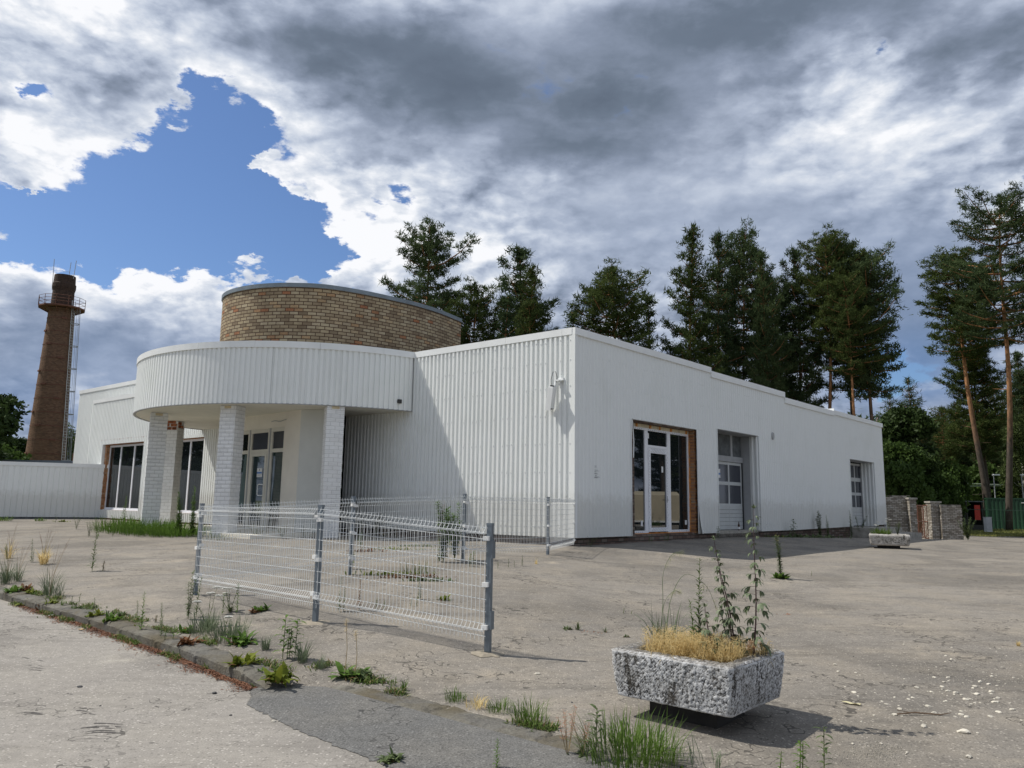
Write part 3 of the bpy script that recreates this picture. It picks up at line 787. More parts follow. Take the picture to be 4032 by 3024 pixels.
# pillars of white painted brick, course by course
def pillar(x, y, ang, w_, seed, lab, broken=False):
    rnd = random.Random(seed); f = frame(x, y, math.cos(ang), math.sin(ang))
    b = MB(f); b.UV = 'wall'; z = gz(x, y) - .1; k = 0
    b.box(-w_ / 2 + .012, -w_ / 2 + .012, z, w_ / 2 - .012, w_ / 2 - .012, 4.40)
    while z < 4.395:
        j = lambda: rnd.uniform(-.006, .006)
        z1 = min(z + .1085, 4.40)
        if broken and z > 4.10: j = lambda: rnd.uniform(-.03, .004)
        b.box(-w_ / 2 + j() * -1, -w_ / 2 - j(), z, w_ / 2 + j(), w_ / 2 + j(), z1); z += .1185; k += 1
    o = b.build('brick_pillar', MAT['whitebrick'], hall, label=lab)
    b = MB(f)
    if broken:
        for k in range(10): 
            s = rnd.uniform(-w_ / 2, w_ / 2 - .12); zz_ = rnd.choice([4.07, 4.19, 4.30])
            b.box(s, -w_ / 2 - .012, zz_, s + rnd.uniform(.08, .2), -w_ / 2 + .02, zz_ + .1)
        for k in range(5):
            s = rnd.uniform(-w_ / 2, w_ / 2 - .12); b.box(w_ / 2 - .02, s, 4.15 + .12 * (k % 2), w_ / 2 + .012, s + .15, 4.25 + .12 * (k % 2))
        b.build('bared_brick', MAT['rustbrick'], o)
    else:
        b.box(-.12, -w_ / 2 - .008, 4.30, .1, -w_ / 2 + .01, 4.38); b.build('bared_brick', MAT['filler'], o)
    return o
def vdir(x, y): return math.atan2(y, x) - math.pi / 2          # turns a face square to the viewer
for (px, D_, w_, turn, lab, br) in [(597, 25.6, .53, .04, 'leftmost white brick pillar under the canopy, its front face square on', False),
                                    (664, 28.3, .50, -.50, 'second white brick pillar with bared red brick at its top', True),
                                    (892, 23.2, .52, -.58, 'third white brick pillar, showing two faces', False),
                                    (1301, 22.9, .52, .17, 'rightmost white brick pillar by the dark gap', False)]:
    x = (px - 2016) / 3062 * D_
    pillar(x, D_ + .2, vdir(x, D_) + turn, w_, px, lab, br)

# ---- vestibule under the canopy
VH = [(.0, 3.27, .55, 3.93)]
b = MB(FV); b.box(-1.25, .0, -.2, -.02, .2, 4.41); b.box(3.27, .0, -.2, 4.2, .2, 4.41); b.box(-.02, .0, 3.93, 3.27, .2, 4.41)
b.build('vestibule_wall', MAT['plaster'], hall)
b = MB(FV); b.tube([(2.45 + .9 * k / 8, -.01, 4.13 + .02 * math.sin(k)) for k in range(9)], .012, 5); b.build('cable', MAT['grey'], hall)
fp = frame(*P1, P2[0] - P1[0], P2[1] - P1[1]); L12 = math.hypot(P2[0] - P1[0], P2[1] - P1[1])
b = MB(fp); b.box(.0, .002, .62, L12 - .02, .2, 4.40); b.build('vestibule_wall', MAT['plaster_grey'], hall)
fq = frame(*P2, P3[0] - P2[0], P3[1] - P2[1], 1)
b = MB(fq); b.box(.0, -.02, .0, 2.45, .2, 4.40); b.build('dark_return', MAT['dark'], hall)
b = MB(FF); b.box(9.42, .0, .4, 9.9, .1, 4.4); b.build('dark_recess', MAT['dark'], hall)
b = MB(FV)
frame_bars(b, [(-.02, .08, .55, 3.93), (.08, .93, 3.80, 3.93), (.90, 1.16, .55, 3.93), (1.16, 2.22, 3.80, 3.93), (2.22, 2.50, .55, 3.93), (2.50, 3.20, 3.80, 3.93), (3.20, 3.27, .55, 3.93),
               (.08, .90, 3.12, 3.24), (1.16, 2.22, 3.12, 3.24), (2.50, 3.20, 3.12, 3.24), (.08, .90, .55, .68), (2.50, 3.20, .55, .68), (.08, .90, 1.13, 1.19), (2.50, 3.20, 1.13, 1.19)], .03, .12)
vf = b.build('entrance_frame', MAT['alu'], hall)
b = MB(FV); b.box(1.0, .012, .55, 1.06, .03, 3.93); b.box(2.33, .012, .55, 2.39, .03, 3.93); b.build('frame_ridge', MAT['grey'], vf)
for (a, c, lo, hi, mt_) in [(.08, .90, 3.24, 3.80, 'glass'), (1.16, 2.22, 3.24, 3.80, 'glassgrey'), (2.50, 3.20, 3.24, 3.80, 'glassgrey'), (.08, .90, 1.19, 3.12, 'glassblue'), (2.50, 3.20, 1.19, 3.12, 'glassblue'), (.08, .9, .68, 1.13, 'glass'), (2.5, 3.2, .68, 1.13, 'glass')]:
    b = MB(FV); b.box(a, .07, lo, c, .08, hi); b.build('window_pane', MAT[mt_], vf)
b = MB(FV); frame_bars(b, [(1.16, 1.28, .60, 3.12), (2.10, 2.22, .60, 3.12), (1.28, 2.10, 3.02, 3.12), (1.28, 2.10, .60, .72), (1.28, 2.10, 1.13, 1.20)], .015, .10)
ed = b.build('entrance_door', MAT['alu'], hall, label='cream framed glass entrance door with a D-shaped pull handle')
b = MB(FV); b.box(1.28, .06, .72, 2.10, .07, 3.02); b.build('window_pane', MAT['glassblue'], ed)
b = MB(FV); b.tube([(2.16, .01, 2.06), (2.16, -.05, 2.08), (1.94, -.06, 2.08), (1.90, -.06, 2.04), (1.90, -.06, 1.76), (1.94, -.06, 1.72), (2.16, -.05, 1.72), (2.16, .01, 1.72)], .016, 6); b.build('handle', MAT['trim'], ed)
b = MB(FV); b.box(1.60, .050, 2.33, 1.93, .055, 2.62); nn_ = b.build('notice', MAT['paper'], ed)
b = MB(FV); b.box(1.61, .046, 2.44, 1.92, .048, 2.50); b.build('notice_band', MAT['blue'], ed)
b = MB(FV)
for k in range(3): b.box(1.65, .046, 2.36 + .022 * k, 1.88 - .04 * (k % 2), .048, 2.367 + .022 * k)
b.box(1.73, .046, 2.54, 1.79, .048, 2.59); b.build('notice_print', MAT['ink'], ed)
b = MB(FV)     # pale curtain folds drawn behind the left pane
for k in range(5): b.quad((.45 + .07 * k, .066, 1.2), (.50 + .07 * k, .066, 1.2), (.70 + .03 * k, .066, 3.1), (.68 + .03 * k, .066, 3.1))
b.build('curtain_fold', M('pale_curtain', (.13, .19, .19), .9), vf)
# step platform in front of the entrance
b = MB(FV)
pl = [(-3.2, -1.9), (4.9, -1.9), (5.3, 1.8), (-3.2, 1.8)]
b.box(-2.9, -2.0, -.1, 5.2, 1.0, .60); b.build('entrance_platform', MAT['creamconc'], hall)
b = MB(FV); b.box(-3.0, -2.5, -.1, .6, -2.01, .535); b.build('entrance_step', MAT['creamconc'], hall)

# ---- brick drum on the roof
DP = [(-9.6, 29.6), (-10.02, 28.6), (-10.25, 27.6), (-10.22, 26.7), (-10.02, 25.81), (-9.45, 25.02), (-8.55, 24.42), (-7.64, 24.14), (-6.87, 24.10), (-6.15, 24.21), (-5.47, 24.55), (-4.80, 25.02), (-4.11, 25.62), (-3.40, 26.32), (-2.68, 27.32), (-1.98, 28.63)]
def catmull(P, n):
    out_ = []; P = [np.array(p, float) for p in P]
    for i in range(len(P) - 1):
        p0 = P[max(i - 1, 0)]; p1 = P[i]; p2 = P[i + 1]; p3 = P[min(i + 2, len(P) - 1)]
        for k in range(n):
            t = k / n
            out_.append(.5 * (2 * p1 + (p2 - p0) * t + (2 * p0 - 5 * p1 + 4 * p2 - p3) * t * t + (3 * p1 - p0 - 3 * p2 + p3) * t ** 3))
    out_.append(P[-1]); return out_
DC = catmull(DP, 7)
def offset(path, d):
    out_ = []
    for i, p in enumerate(path):
        t = path[min(i + 1, len(path) - 1)] - path[max(i - 1, 0)]; t = t / np.hypot(*t)
        out_.append(p + np.array([-t[1], t[0]]) * d)
    return out_
def wallstrip(name, path, z0, z1, d0, d1, mat, parent, vshift=0):
    a = offset(path, d0); c = offset(path, d1); b = MB(); b.UV = []; u = 0
    for i in range(len(path) - 1):
        L = float(np.hypot(*(a[i + 1] - a[i])))
        b.quad((*a[i], z0), (*a[i + 1], z0), (*a[i + 1], z1), (*a[i], z1)); b.UV.append([(u, z0 + vshift), (u + L, z0 + vshift), (u + L, z1 + vshift), (u, z1 + vshift)])
        b.quad((*c[i + 1], z0), (*c[i], z0), (*c[i], z1), (*c[i + 1], z1)); b.UV.append([(u + L, z0), (u, z0), (u, z1), (u + L, z1)])
        b.quad((*a[i], z1), (*a[i + 1], z1), (*c[i + 1], z1), (*c[i], z1)); b.UV.append([(u, 0), (u + L, 0), (u + L, .1), (u, .1)])
        b.quad((*a[i + 1], z0), (*a[i], z0), (*c[i], z0), (*c[i + 1], z0)); b.UV.append([(u, 0), (u + L, 0), (u + L, .1), (u, .1)])
        u += L
    for i, k in ((0, 0), (len(path) - 1, 1)):
        b.quad((*c[i], z0), (*a[i], z0), (*a[i], z1), (*c[i], z1)); b.UV.append([(0, z0 + vshift), (.3, z0 + vshift), (.3, z1 + vshift), (0, z1 + vshift)])
    return b.build(name, mat, parent)
drum = wallstrip('brick_drum', DC, 5.65, 8.395, 0, .30, MAT['drumbrick'], hall)
wallstrip('drum_cap', DC, 8.385, 8.52, -.045, .36, MAT['zinc'], drum)
e1 = F_(FR, 0, 0)
bw = [np.array([-1.98, 28.63]), np.array([-3.2, 31.0]), np.array([-9.2, 31.2]), np.array([-9.6, 29.6])]
wallstrip('drum_back', bw, 5.65, 8.39, 0, .3, MAT['drumbrick'], drum)

# ---- left wing
WH = [(.85, 5.2, .98, 4.12), (6.4, 10.55, .98, 4.10)]
b = MB(FL)
corr(b, -.85, 12.6, .60, 6.30, WH, ph=.0, top=.086, slope=.012, depth=.036)
for h in WH: b.box(h[0] - .03, -.03, .9, h[0], .12, h[3]); b.box(h[1], -.03, .6, h[1] + .03, .12, h[3])
b.box(-.88, -.03, .6, -.82, .6, 6.3)
b.build('wing_cladding', MAT['clad'], hall)
b = MB(FL); b.box(-.75, -.06, 6.26, 12.6, .3, 6.44); b.build('wing_cap', MAT['trim'], hall)
b = MB(FL); corr(b, -4.2, 12.6, .5, 7.14, (), ph=.0, depth=.028, base=.6); b.box(-4.23, .57, .5, -4.15, 6.0, 7.12); b.build('rear_cladding', MAT['clad'], hall)
b = MB(FL); b.box(-4.26, .54, 7.10, 12.6, .95, 7.29); b.build('rear_cap', MAT['trim'], hall)
b = MB(FL); b.UV = 'wall'; core(b, -.8, 12.5, 6.2, [(1.05, 5.25, .97, 4.10), (6.45, 10.5, .97, 4.08)], .1, .40); b.build('wing_masonry', MAT['redbrick'], hall)
b = MB(FL); b.UV = 'wall'; z = .9
while z < 4.1: b.box(.95, .06 + rnd.random() * .03, z, 1.06 + rnd.random() * .03, .3, z + .09); z += .1
b.box(.9, .05, .75, 5.2, .2, .975); b.box(6.4, .05, .75, 10.55, .2, .975)
b.build('brick_reveal', MAT['redbrick'], hall)
b = MB(FL); b.quad((-.8, .02, 4.14), (12.5, .02, 4.14), (12.5, .02, 4.2), (-.8, .02, 4.2)); 
rs = MB(FL)
for h in WH:
    s = h[0] - .3
    while s < h[1] + .25: rs.box(s, -.0295, 4.32 + rnd.uniform(-.02, .02), s + rnd.uniform(.04, .12), -.0285, 4.35 + rnd.uniform(0, .03)); s += .165
rs.build('rust_stain', M('faded_rust', (.46, .36, .33), .8), hall)
for (s0, s1, mull, nm) in [(1.05, 5.22, (2.33, 3.75), 'left'), (6.5, 10.48, (7.75, 9.0), 'right')]:
    b = MB(FL); o0 = .22
    frame_bars(b, [(s0, s0 + .09, 1.0, 4.08), (s1 - .07, s1, 1.0, 4.08), (s0 + .09, s1 - .07, 3.99, 4.08), (s0 + .09, s1 - .07, 1.0, 1.09)] + [(m_ - .055, m_ + .055, 1.09, 3.99) for m_ in mull], o0, o0 + .07)
    b.box(s0, o0 - .07, .975, s1, o0 + .02, 1.0)
    wf = b.build('shop_window', MAT['upvc'], hall, label='shop window of the left wing with tall panes, %s of the two' % nm)
    edges = [s0 + .09] + [q for m_ in mull for q in (m_ - .055, m_ + .055)] + [s1 - .07]
    for a, c in zip(edges[::2], edges[1::2]):
        b = MB(FL); b.box(a, o0 + .03, 1.09, c, o0 + .04, 3.99); b.build('window_pane', MAT['glass'], wf)

# ------------------------------------------------------------------ low wall left of the wing
LW = frame(-19.9, 37.95, -4.9, -2.05, -1)
lw = thing('boundary_wall', 'low wall clad in pale corrugated sheet running off the left of the building', 'wall', (-19.9, 37.95, .5))
b = MB(LW); corr(b, -.2, 14, .60, 3.02, pitch=.235, top=.19, slope=.012, depth=.018); b.build('cladding', MAT['clad'], lw)
b = MB(LW); b.box(-.25, -.05, 2.98, 14, .3, 3.16); b.build('cap', MAT['trim'], lw)
b = MB(LW); b.box(-.1, .02, -.2, 14, .25, 2.97); b.build('core', MAT['darkpanel'], lw)
ob = thing('outbuilding', 'flat dark roof edge with a short vent pipe seen just over the low wall', 'building', (-26, 48, .3))
b = MB(); b.box(-40, 46, 0, -20.5, 54, 3.52); b.build('wall', MAT['darkpanel'], ob)
b = MB(); b.box(-40.3, 45.7, 3.52, -20.2, 54.3, 3.66); b.build('roof', MAT['zinc'], ob)
b = MB(); b.tube([(-26.3, 46.5, 3.6), (-26.3, 46.5, 4.15)], .07, 8); b.build('vent_pipe', MAT['rust'], ob)

# ------------------------------------------------------------------ chimney
cb = aty(178, 1815, 80); CX, CY = float(cb[0]), 80.0
def zof(px, py): return float(aty(px, py, 80)[2])
zpl = zof(236, 1215); ztop = zof(254, 1088)
ch = thing('factory_chimney', 'tall tapering round chimney of dark red brick with a railed platform near its top', 'chimney', (CX, CY, 0))
r0, rp = 2.33, 1.19
def rad(z): return 1.86 + (rp - 1.86) * (z - zof(178, 1815)) / (zpl - zof(178, 1815))
def lathe_uv(name, prof_, mat, parent, n=40):
    b = MB(); b.UV = []
    for (ra, za), (rb, zb_) in zip(prof_, prof_[1:]):
        for k in range(n):
            a, c = 2 * math.pi * k / n, 2 * math.pi * (k + 1) / n
            b.quad((CX + ra * math.cos(a), CY + ra * math.sin(a), za), (CX + ra * math.cos(c), CY + ra * math.sin(c), za), (CX + rb * math.cos(c), CY + rb * math.sin(c), zb_), (CX + rb * math.cos(a), CY + rb * math.sin(a), zb_))
            R_ = 1.7; b.UV.append([(a * R_, za), (c * R_, za), (c * R_, zb_), (a * R_, zb_)])
    return b.build(name, mat, parent, smooth=True)
lathe_uv('shaft', [(rad(0), 0), (rad(zpl - .9), zpl - .9), (rad(zpl) + .05, zpl - .5), (rad(zpl) + .22, zpl - .15)], MAT['chimbrick'], ch)
r2 = 1.10
lathe_uv('stack_head', [(r2, zpl - .3), (r2 - .07, ztop - 1.75), (r2 - .02, ztop - 1.55), (r2 + .03, ztop - 1.35), (r2 + .03, ztop - .95), (r2 - .05, ztop - .85), (r2 - .09, ztop), (r2 - .3, ztop), (r2 - .3, ztop - .6)], MAT['soot'], ch)
bands = MB(); z = .8
zlist = []
zz_ = 1.5
while zz_ < zpl - 1: zlist.append(zz_); zz_ += 1.43
for i, z in enumerate(zlist):
    bands = MB(); R_ = rad(z) + .035
    for k in range(40):
        a, c = 2 * math.pi * k / 40, 2 * math.pi * (k + 1) / 40
        for (za, zb_) in ((z, z + .075),):
            bands.quad((CX + R_ * math.cos(a), CY + R_ * math.sin(a), za), (CX + R_ * math.cos(c), CY + R_ * math.sin(c), za), (CX + R_ * math.cos(c), CY + R_ * math.sin(c), zb_), (CX + R_ * math.cos(a), CY + R_ * math.sin(a), zb_))
    a = math.radians([-130, -45, -95][i % 3]); fr_ = frame(CX + R_ * math.cos(a), CY + R_ * math.sin(a), -math.sin(a), math.cos(a))
    q = MB(fr_); q.box(-.25, -.06, z - .05, .25, .06, z + .13); o_ = len(bands.V); bands.V += q.V; bands.F += [[v + o_ for v in f] for f in q.F]
    bands.build('iron_band', MAT['rust'], ch)
b = MB(); n = 12; Rp = 2.22
for k in range(n):
    a, c = 2 * math.pi * (k + .5) / n, 2 * math.pi * (k + 1.5) / n
    p = lambda r, t, z: (CX + r * math.cos(t), CY + r * math.sin(t), z)
    b.quad(p(1.0, a, zpl), p(1.0, c, zpl), p(Rp, c, zpl), p(Rp, a, zpl)); b.quad(p(1.0, a, zpl - .08), p(Rp, a, zpl - .08), p(Rp, c, zpl - .08), p(1.0, c, zpl - .08)); b.quad(p(Rp, a, zpl - .1), p(Rp, c, zpl - .1), p(Rp, c, zpl + .05), p(Rp, a, zpl + .05))
    b.tube([p(1.2, a, zpl - .55), p(Rp - .1, a, zpl - .08)], .05, 4)
plat = b.build('platform', MAT['rust'], ch)
b = MB()
for k in range(n):
    a, c = 2 * math.pi * (k + .5) / n, 2 * math.pi * (k + 1.5) / n
    b.tube([p(Rp, a, zpl), p(Rp, a, zpl + 1.05)], .03, 4)
    for h in (.4, .72, 1.05): b.tube([p(Rp, a, zpl + h), p(Rp, c, zpl + h)], .022, 4)
b.build('railing', MAT['rust'], plat)
b = MB(); la = math.radians(-8)       # caged ladder up the right-hand side
zs_ = np.arange(0.4, zpl - .1, .3)
def lp(z, out_, side): 
    R_ = rad(z) + out_; return (CX + R_ * math.cos(la) - side * math.sin(la), CY + R_ * math.sin(la) + side * math.cos(la), z)
for sd_ in (-.24, .24): b.tube([lp(z, .18, sd_) for z in (0, zpl * .5, zpl + .8)], .035, 4)
for z in zs_: b.tube([lp(z, .18, -.24), lp(z, .18, .24)], .02, 3, False)
lad = b.build('ladder', MAT['wire'], ch)
b = MB()
for sd_, ou in ((-.42, .5), (0, .95), (.42, .5), (-.25, .82), (.25, .82)): b.tube([lp(z, ou, sd_) for z in (2.6, zpl * .5, zpl - .1)], .018, 4)
for z in np.arange(2.8, zpl, 2.4): b.tube([lp(z, .18, -.3), lp(z, .5, -.42), lp(z, .82, -.25), lp(z, .95, 0), lp(z, .82, .25), lp(z, .5, .42), lp(z, .18, .3)], .04, 4)
b.build('safety_cage', MAT['grey'], lad)
for (px0, py0, px1, py1) in [(205, 1140, 214, 1020), (272, 1085, 280, 1033), (289, 1098, 301, 1026)]:
    q0, q1 = aty(px0, py0, 79.5), aty(px1, py1, 79.5); b = MB(); b.tube([tuple(q0), tuple(q1)], .035, 4)
    b.tube([tuple(q0 + np.array([0, 0, .4])), (CX, CY - .5, q0[2] + .4)], .02, 3); b.build('lightning_rod', MAT['grey'], ch)
# ------------------------------------------------------------------ kerb
def kerb_mat():
    m, nt, bs = new_mat('mossy_kerb')
    g = nt.new('ShaderNodeNewGeometry').outputs['Position']
    n = nt.noise(g, 6, 6, .65); n2 = nt.noise(g, 40, 4, .7); n3 = nt.noise(g, 1.5, 4)
    c = nt.ramp(nt.math('ADD', nt.math('MULTIPLY', n, .7), nt.math('MULTIPLY', n2, .3)), [(.3, (.06, .055, .045)), (.45, (.14, .13, .11)), (.6, (.21, .20, .17)), (.75, (.28, .26, .23))])
    c = nt.mix(nt.mr(n3, .50, .66, 0, .7), c, nt.mix(n2, (.06, .05, .03), (.15, .12, .07)))
    c = nt.mix(nt.mr(nt.noise(g, 2.7, 4), .52, .62, 0, .6), c, nt.mix(n2, (.05, .05, .05), (.26, .25, .23)))
    nt.put(bs.inputs['Base Color'], c); bs.inputs['Roughness'].default_value = .95; bs.inputs['Specular IOR Level'].default_value = .1
    bp = nt.new('ShaderNodeBump', {'Height': nt.math('ADD', n, n2)}); bp.inputs['Strength'].default_value = .9; bp.inputs['Distance'].default_value = .02
    nt.put(bs.inputs['Normal'], bp.outputs[0]); return m
MAT['kerb'] = kerb_mat()
V = []; F = []; ss = []; s = -40
while s < 9: ss.append(s); s += .03 if s > -14 else .25
for s in ss:
    h = .115 - .103 * sm((s + 6.45) / .7); k0 = kd(s)
    joint = -.014 if abs((s + .37) % 1.0) < .035 else 0
    brk = .03 * max(0, mnoise.noise(Vector((s * 1.9, 4, 4))) - .1)
    prf = [(k0, -.02), (k0 - .002, h * .78), (k0 + .012 + brk, h * .95 - brk), (k0 + .05, h + .002), (k0 + .11, h + .006), (k0 + .17, h + .006), (k0 + .23, h + .003), (k0 + .30, h - .02)]
    if s > -5.75: prf = [(4.27, -.02), (4.28, .03), (4.30, h + .028), (4.36, h + .033), (4.42, h + .031), (4.47, h + .030), (4.52, h + .028), (4.60, h - .02)]
    for k, (d, z) in enumerate(prf):
        nz = mnoise.fractal(Vector((s * 6, k * 1.7, 1.3)), .6, 2.2, 5); x, y = sd(s, d + nz * (.006 if k < 2 else .014) + joint)
        if k in (0, 7): zz = z
        else: zz = z + nz * .010 * (1 if k > 1 else .5) + joint * .9
        if s > -6.0 and k < 7: zz = max(zz, .012)
        V.append((x, y, zz if k != 7 else gz(*sd(s, d)) - .02))
for i in range(len(ss) - 1):
    for j in range(7): a = i * 8 + j; F.append([a, a + 8, a + 9, a + 1])
b = MB(); b.V = V; b.F = F; struct(b.build('kerb', MAT['kerb']))

# brown needle litter drifted along the kerb foot
rnd = random.Random(12); b = MB()
for k in range(7000):
    s = -13 + 7.2 * rnd.random() ** .8; wdt = .16 + .05 * math.sin(s * 5) + .04 * math.sin(s * 13)
    if rnd.random() < .06: wdt *= 1.7
    d = kd(s) - abs(rnd.gauss(0, .42)) * wdt * .9; x, y = sd(s, d)
    if d < 3.4 or s > -6.05: continue
    a = rnd.random() * math.pi; L = rnd.uniform(.008, .026); w_ = rnd.uniform(.002, .006); z = rnd.uniform(.003, .014) * (1.2 - (kd(s) - d) * 3)
    z = max(z, .003); dx, dy = math.cos(a) * L, math.sin(a) * L
    b.poly([(x - dx, y - dy, z), (x + dy * w_ / L, y - dx * w_ / L, z + .004), (x + dx, y + dy, z + rnd.uniform(0, .008)), (x - dy * w_ / L, y + dx * w_ / L, z)])
o = b.build('needle_litter', leaf_mat('needle_litter_brown', (.12, .05, .028), (.25, .12, .065), (.36, .25, .17), trans=.05), None)
tag(o, 'rusty brown drift of pine needles along the foot of the kerb', 'litter', kind='stuff')

# ------------------------------------------------------------------ mesh fence
PO = [(-.20, 8.07), (-2.235, 9.24), (-4.54, 11.50), (-2.67, 13.27), (-.895, 15.31), (.85, 17.35)]
PH = [1.30, 1.30, 1.30, 1.30, 1.29, 1.20]
PZ = [1.6 - 1.51 + 0.0, .235, .215, .37, .475, .545]
PZ = [gz(*p) for p in PO]
fence = thing('mesh_fence', 'low welded wire fence on six grey steel posts round a corner of the yard', 'fence', (-.2, 8.07, 0))
TOPZ = [.09 + 1.30, .24 + 1.30, .22 + 1.30, .37 + 1.30, .475 + 1.29, .55 + 1.20, 1.76]
TURN = [math.atan2(1.17, -2.03), math.atan2(1.17, -2.03), math.atan2(2.26, -2.30), math.atan2(1.78, 1.87), math.atan2(2.04, 1.77), math.atan2(2.1, 1.4)]
for i, (x, y) in enumerate(PO):
    f = frame(x, y, math.cos(TURN[i]), math.sin(TURN[i])); b = MB(f)
    b.box(-.03, -.022, gz(x, y) - .1, .03, .022, TOPZ[i]); po = b.build('post', MAT['steel'], fence)
    b = MB(f); b.box(-.033, -.025, TOPZ[i] - .02, .033, .025, TOPZ[i] + .006); b.build('post_cap', MAT['steel'], po)
    if i == 0:
        b = MB(f); 
        for zz_ in (.42, 1.12): b.box(-.050, -.03, zz_ - .08, -.032, .03, zz_ + .10)
        b.build('hinge_plate', MAT['steel'], po)
def panel(i, p, q, zt0, zt1, nose, hgt=1.18, gap=.04):
    """wire panel from p to q hung from zt0/zt1; V folds stick out on the nose side"""
    L = math.hypot(q[0] - p[0], q[1] - p[1]); f = frame(p[0], p[1], q[0] - p[0], q[1] - p[1]); b = MB(f); off = -.035 * nose
    zt = lambda s: zt0 + (zt1 - zt0) * s / L - .015
    rows = [(.035, 0), (.085, .045), (.145, 0)] ; hz = [.03, .145]
    prf_ = [(0, 0), (-.03, 0), (-.085, 1), (-.145, 0)]
    body = -hgt + .195
    prf_ += [(body, 0), (body - .06, 1), (body - .12, 0), (-hgt + .025, 0)]
    bow = lambda s: .02 * math.sin(math.pi * s / L)
    P = lambda s, k: (s, off - nose * (.045 * prf_[k][1]) + nose * bow(s) * .3, zt(s) + prf_[k][0])
    n = int((L - .06) / .05); r = .0030
    for k in range(n + 1):
        s = .035 + k * (L - .07) / n; b.tube([P(s, j) for j in range(len(prf_))], r, 3, False)
    def hw(zoff, no, dbl=False):
        for dz in ((-.006, .006) if dbl else (0,)):
            b.tube([(s_, off - nose * (.045 * no) + nose * bow(s_) * .3 - .004, zt(s_) + zoff + dz) for s_ in np.linspace(.012, L - .012, 9)], r * 1.1, 5, False)
    hw(-.03, 0); hw(-.085, 1, True); hw(-.145, 0)
    z = -.145 - .115
    m_ = max(1, round((-.145 - body) / .115)); 
    for k in range(1, m_): hw(-.145 + (body + .145) * k / m_, 0)
    hw(body, 0); hw(body - .06, 1, True); hw(body - .12, 0)
    pn = b.build('wire_panel', MAT['wire'], fence)
    return f, off, L, zt
N_ = [1, 1, -1, -1, -1]
pts6 = PO + [(1.62, 20.02)]
for i in range(6):
    nose = 1 if i < 2 else -1
    f, off, L, zt = panel(i, pts6[i], pts6[i + 1], TOPZ[i], TOPZ[i + 1], -1 if i < 2 else (1 if i < 3 else 1))
    for s in (.02, L - .02):
        for z in (-.14, -.60, -1.02):
            b = MB(f)
            z = z + .02 * math.sin(s * 7 + i)
            b.box(s - .035, off - .025, zt(s) + z - .022, s + .035, off + .02, zt(s) + z + .022)
            b.box(s - .012, off - .028, zt(s) + z - .011, s + .012, off - .025, zt(s) + z + .011)
            b.build('clamp', MAT['clip'], fence)
# sandy mortar collars at the post feet
for i in (0, 1):
    x, y = PO[i]; b = MB(); n = 20; ring = []; ring2 = []
    for k in range(n):
        a = 2 * math.pi * k / n; r = .13 + .05 * mnoise.noise(Vector((math.cos(a) * 2, math.sin(a) * 2, i)))
        xx, yy = x + math.cos(a) * r * 1.3, y + math.sin(a) * r; ring.append((xx, yy, gz(xx, yy) + .004)); xx, yy = x + math.cos(a) * r * .6, y + math.sin(a) * r * .5; ring2.append((xx, yy, gz(xx, yy) + .02))
    for k in range(n): b.quad(ring[k], ring[(k + 1) % n], ring2[(k + 1) % n], ring2[k])
    b.poly(ring2); b.build('mortar_collar', M('sandy_mortar', (.27, .235, .18), .95, var=.2, scale=20), fence, smooth=True)

# ------------------------------------------------------------------ planters
def stone_mat(name, lo, mid, hi, sc=42):
    m, nt, bs = new_mat(name)
    t = nt.new('ShaderNodeTexCoord').outputs['Object']
    n = nt.math('ADD', nt.math('MULTIPLY', nt.noise(t, sc, 5, .6, .2), .62), nt.math('MULTIPLY', nt.noise(t, sc * .3, 4, .6, .5), .38)); n2 = nt.noise(nt.vmath('MULTIPLY', t, (9, 9, 1.6)).outputs[0], 1, 4, .6); n3 = nt.noise(t, 3, 3)
    gm = nt.new('ShaderNodeNewGeometry'); pz = gm.outputs['Pointiness']
    h = nt.math('ADD', nt.math('MULTIPLY', n, .85), nt.mr(pz, .44, .56, -.10, .20))
    h = nt.math('SUBTRACT', h, nt.mr(n2, .56, .76, 0, .22)); 
    c = nt.ramp(h, [(.37, lo), (.44, mid), (.52, hi), (.8, tuple(min(1, v * 1.15) for v in hi))])
    c = nt.mix(nt.mr(n3, .42, .68, 0, .5), c, (.15, .135, .11))
    up = nt.new('ShaderNodeSeparateXYZ', {0: gm.outputs['True Normal']}).outputs[2]
    c = nt.mix(nt.mr(up, .6, .9, 0, .85), c, nt.mix(nt.mr(n, .4, .6), (.035, .03, .026), (.26, .24, .21)))
    nt.put(bs.inputs['Base Color'], c); bs.inputs['Roughness'].default_value = .9; bs.inputs['Specular IOR Level'].default_value = .2
    bp = nt.new('ShaderNodeBump', {'Height': n}); bp.inputs['Strength'].default_value = .8; bp.inputs['Distance'].default_value = .012
    nt.put(bs.inputs['Normal'], bp.outputs[0]); return m
MAT['pebbledash'] = stone_mat('lichened_aggregate', (.03, .028, .027), (.25, .25, .25), (.62, .625, .63), 75)
MAT['pebbledash2'] = stone_mat('grey_aggregate', (.10, .095, .085), (.30, .285, .26), (.48, .46, .43), 26)
MAT['soil'] = M('dry_soil', (.13, .09, .05), .95, var=.4, scale=20, bump=.9, bscale=40)
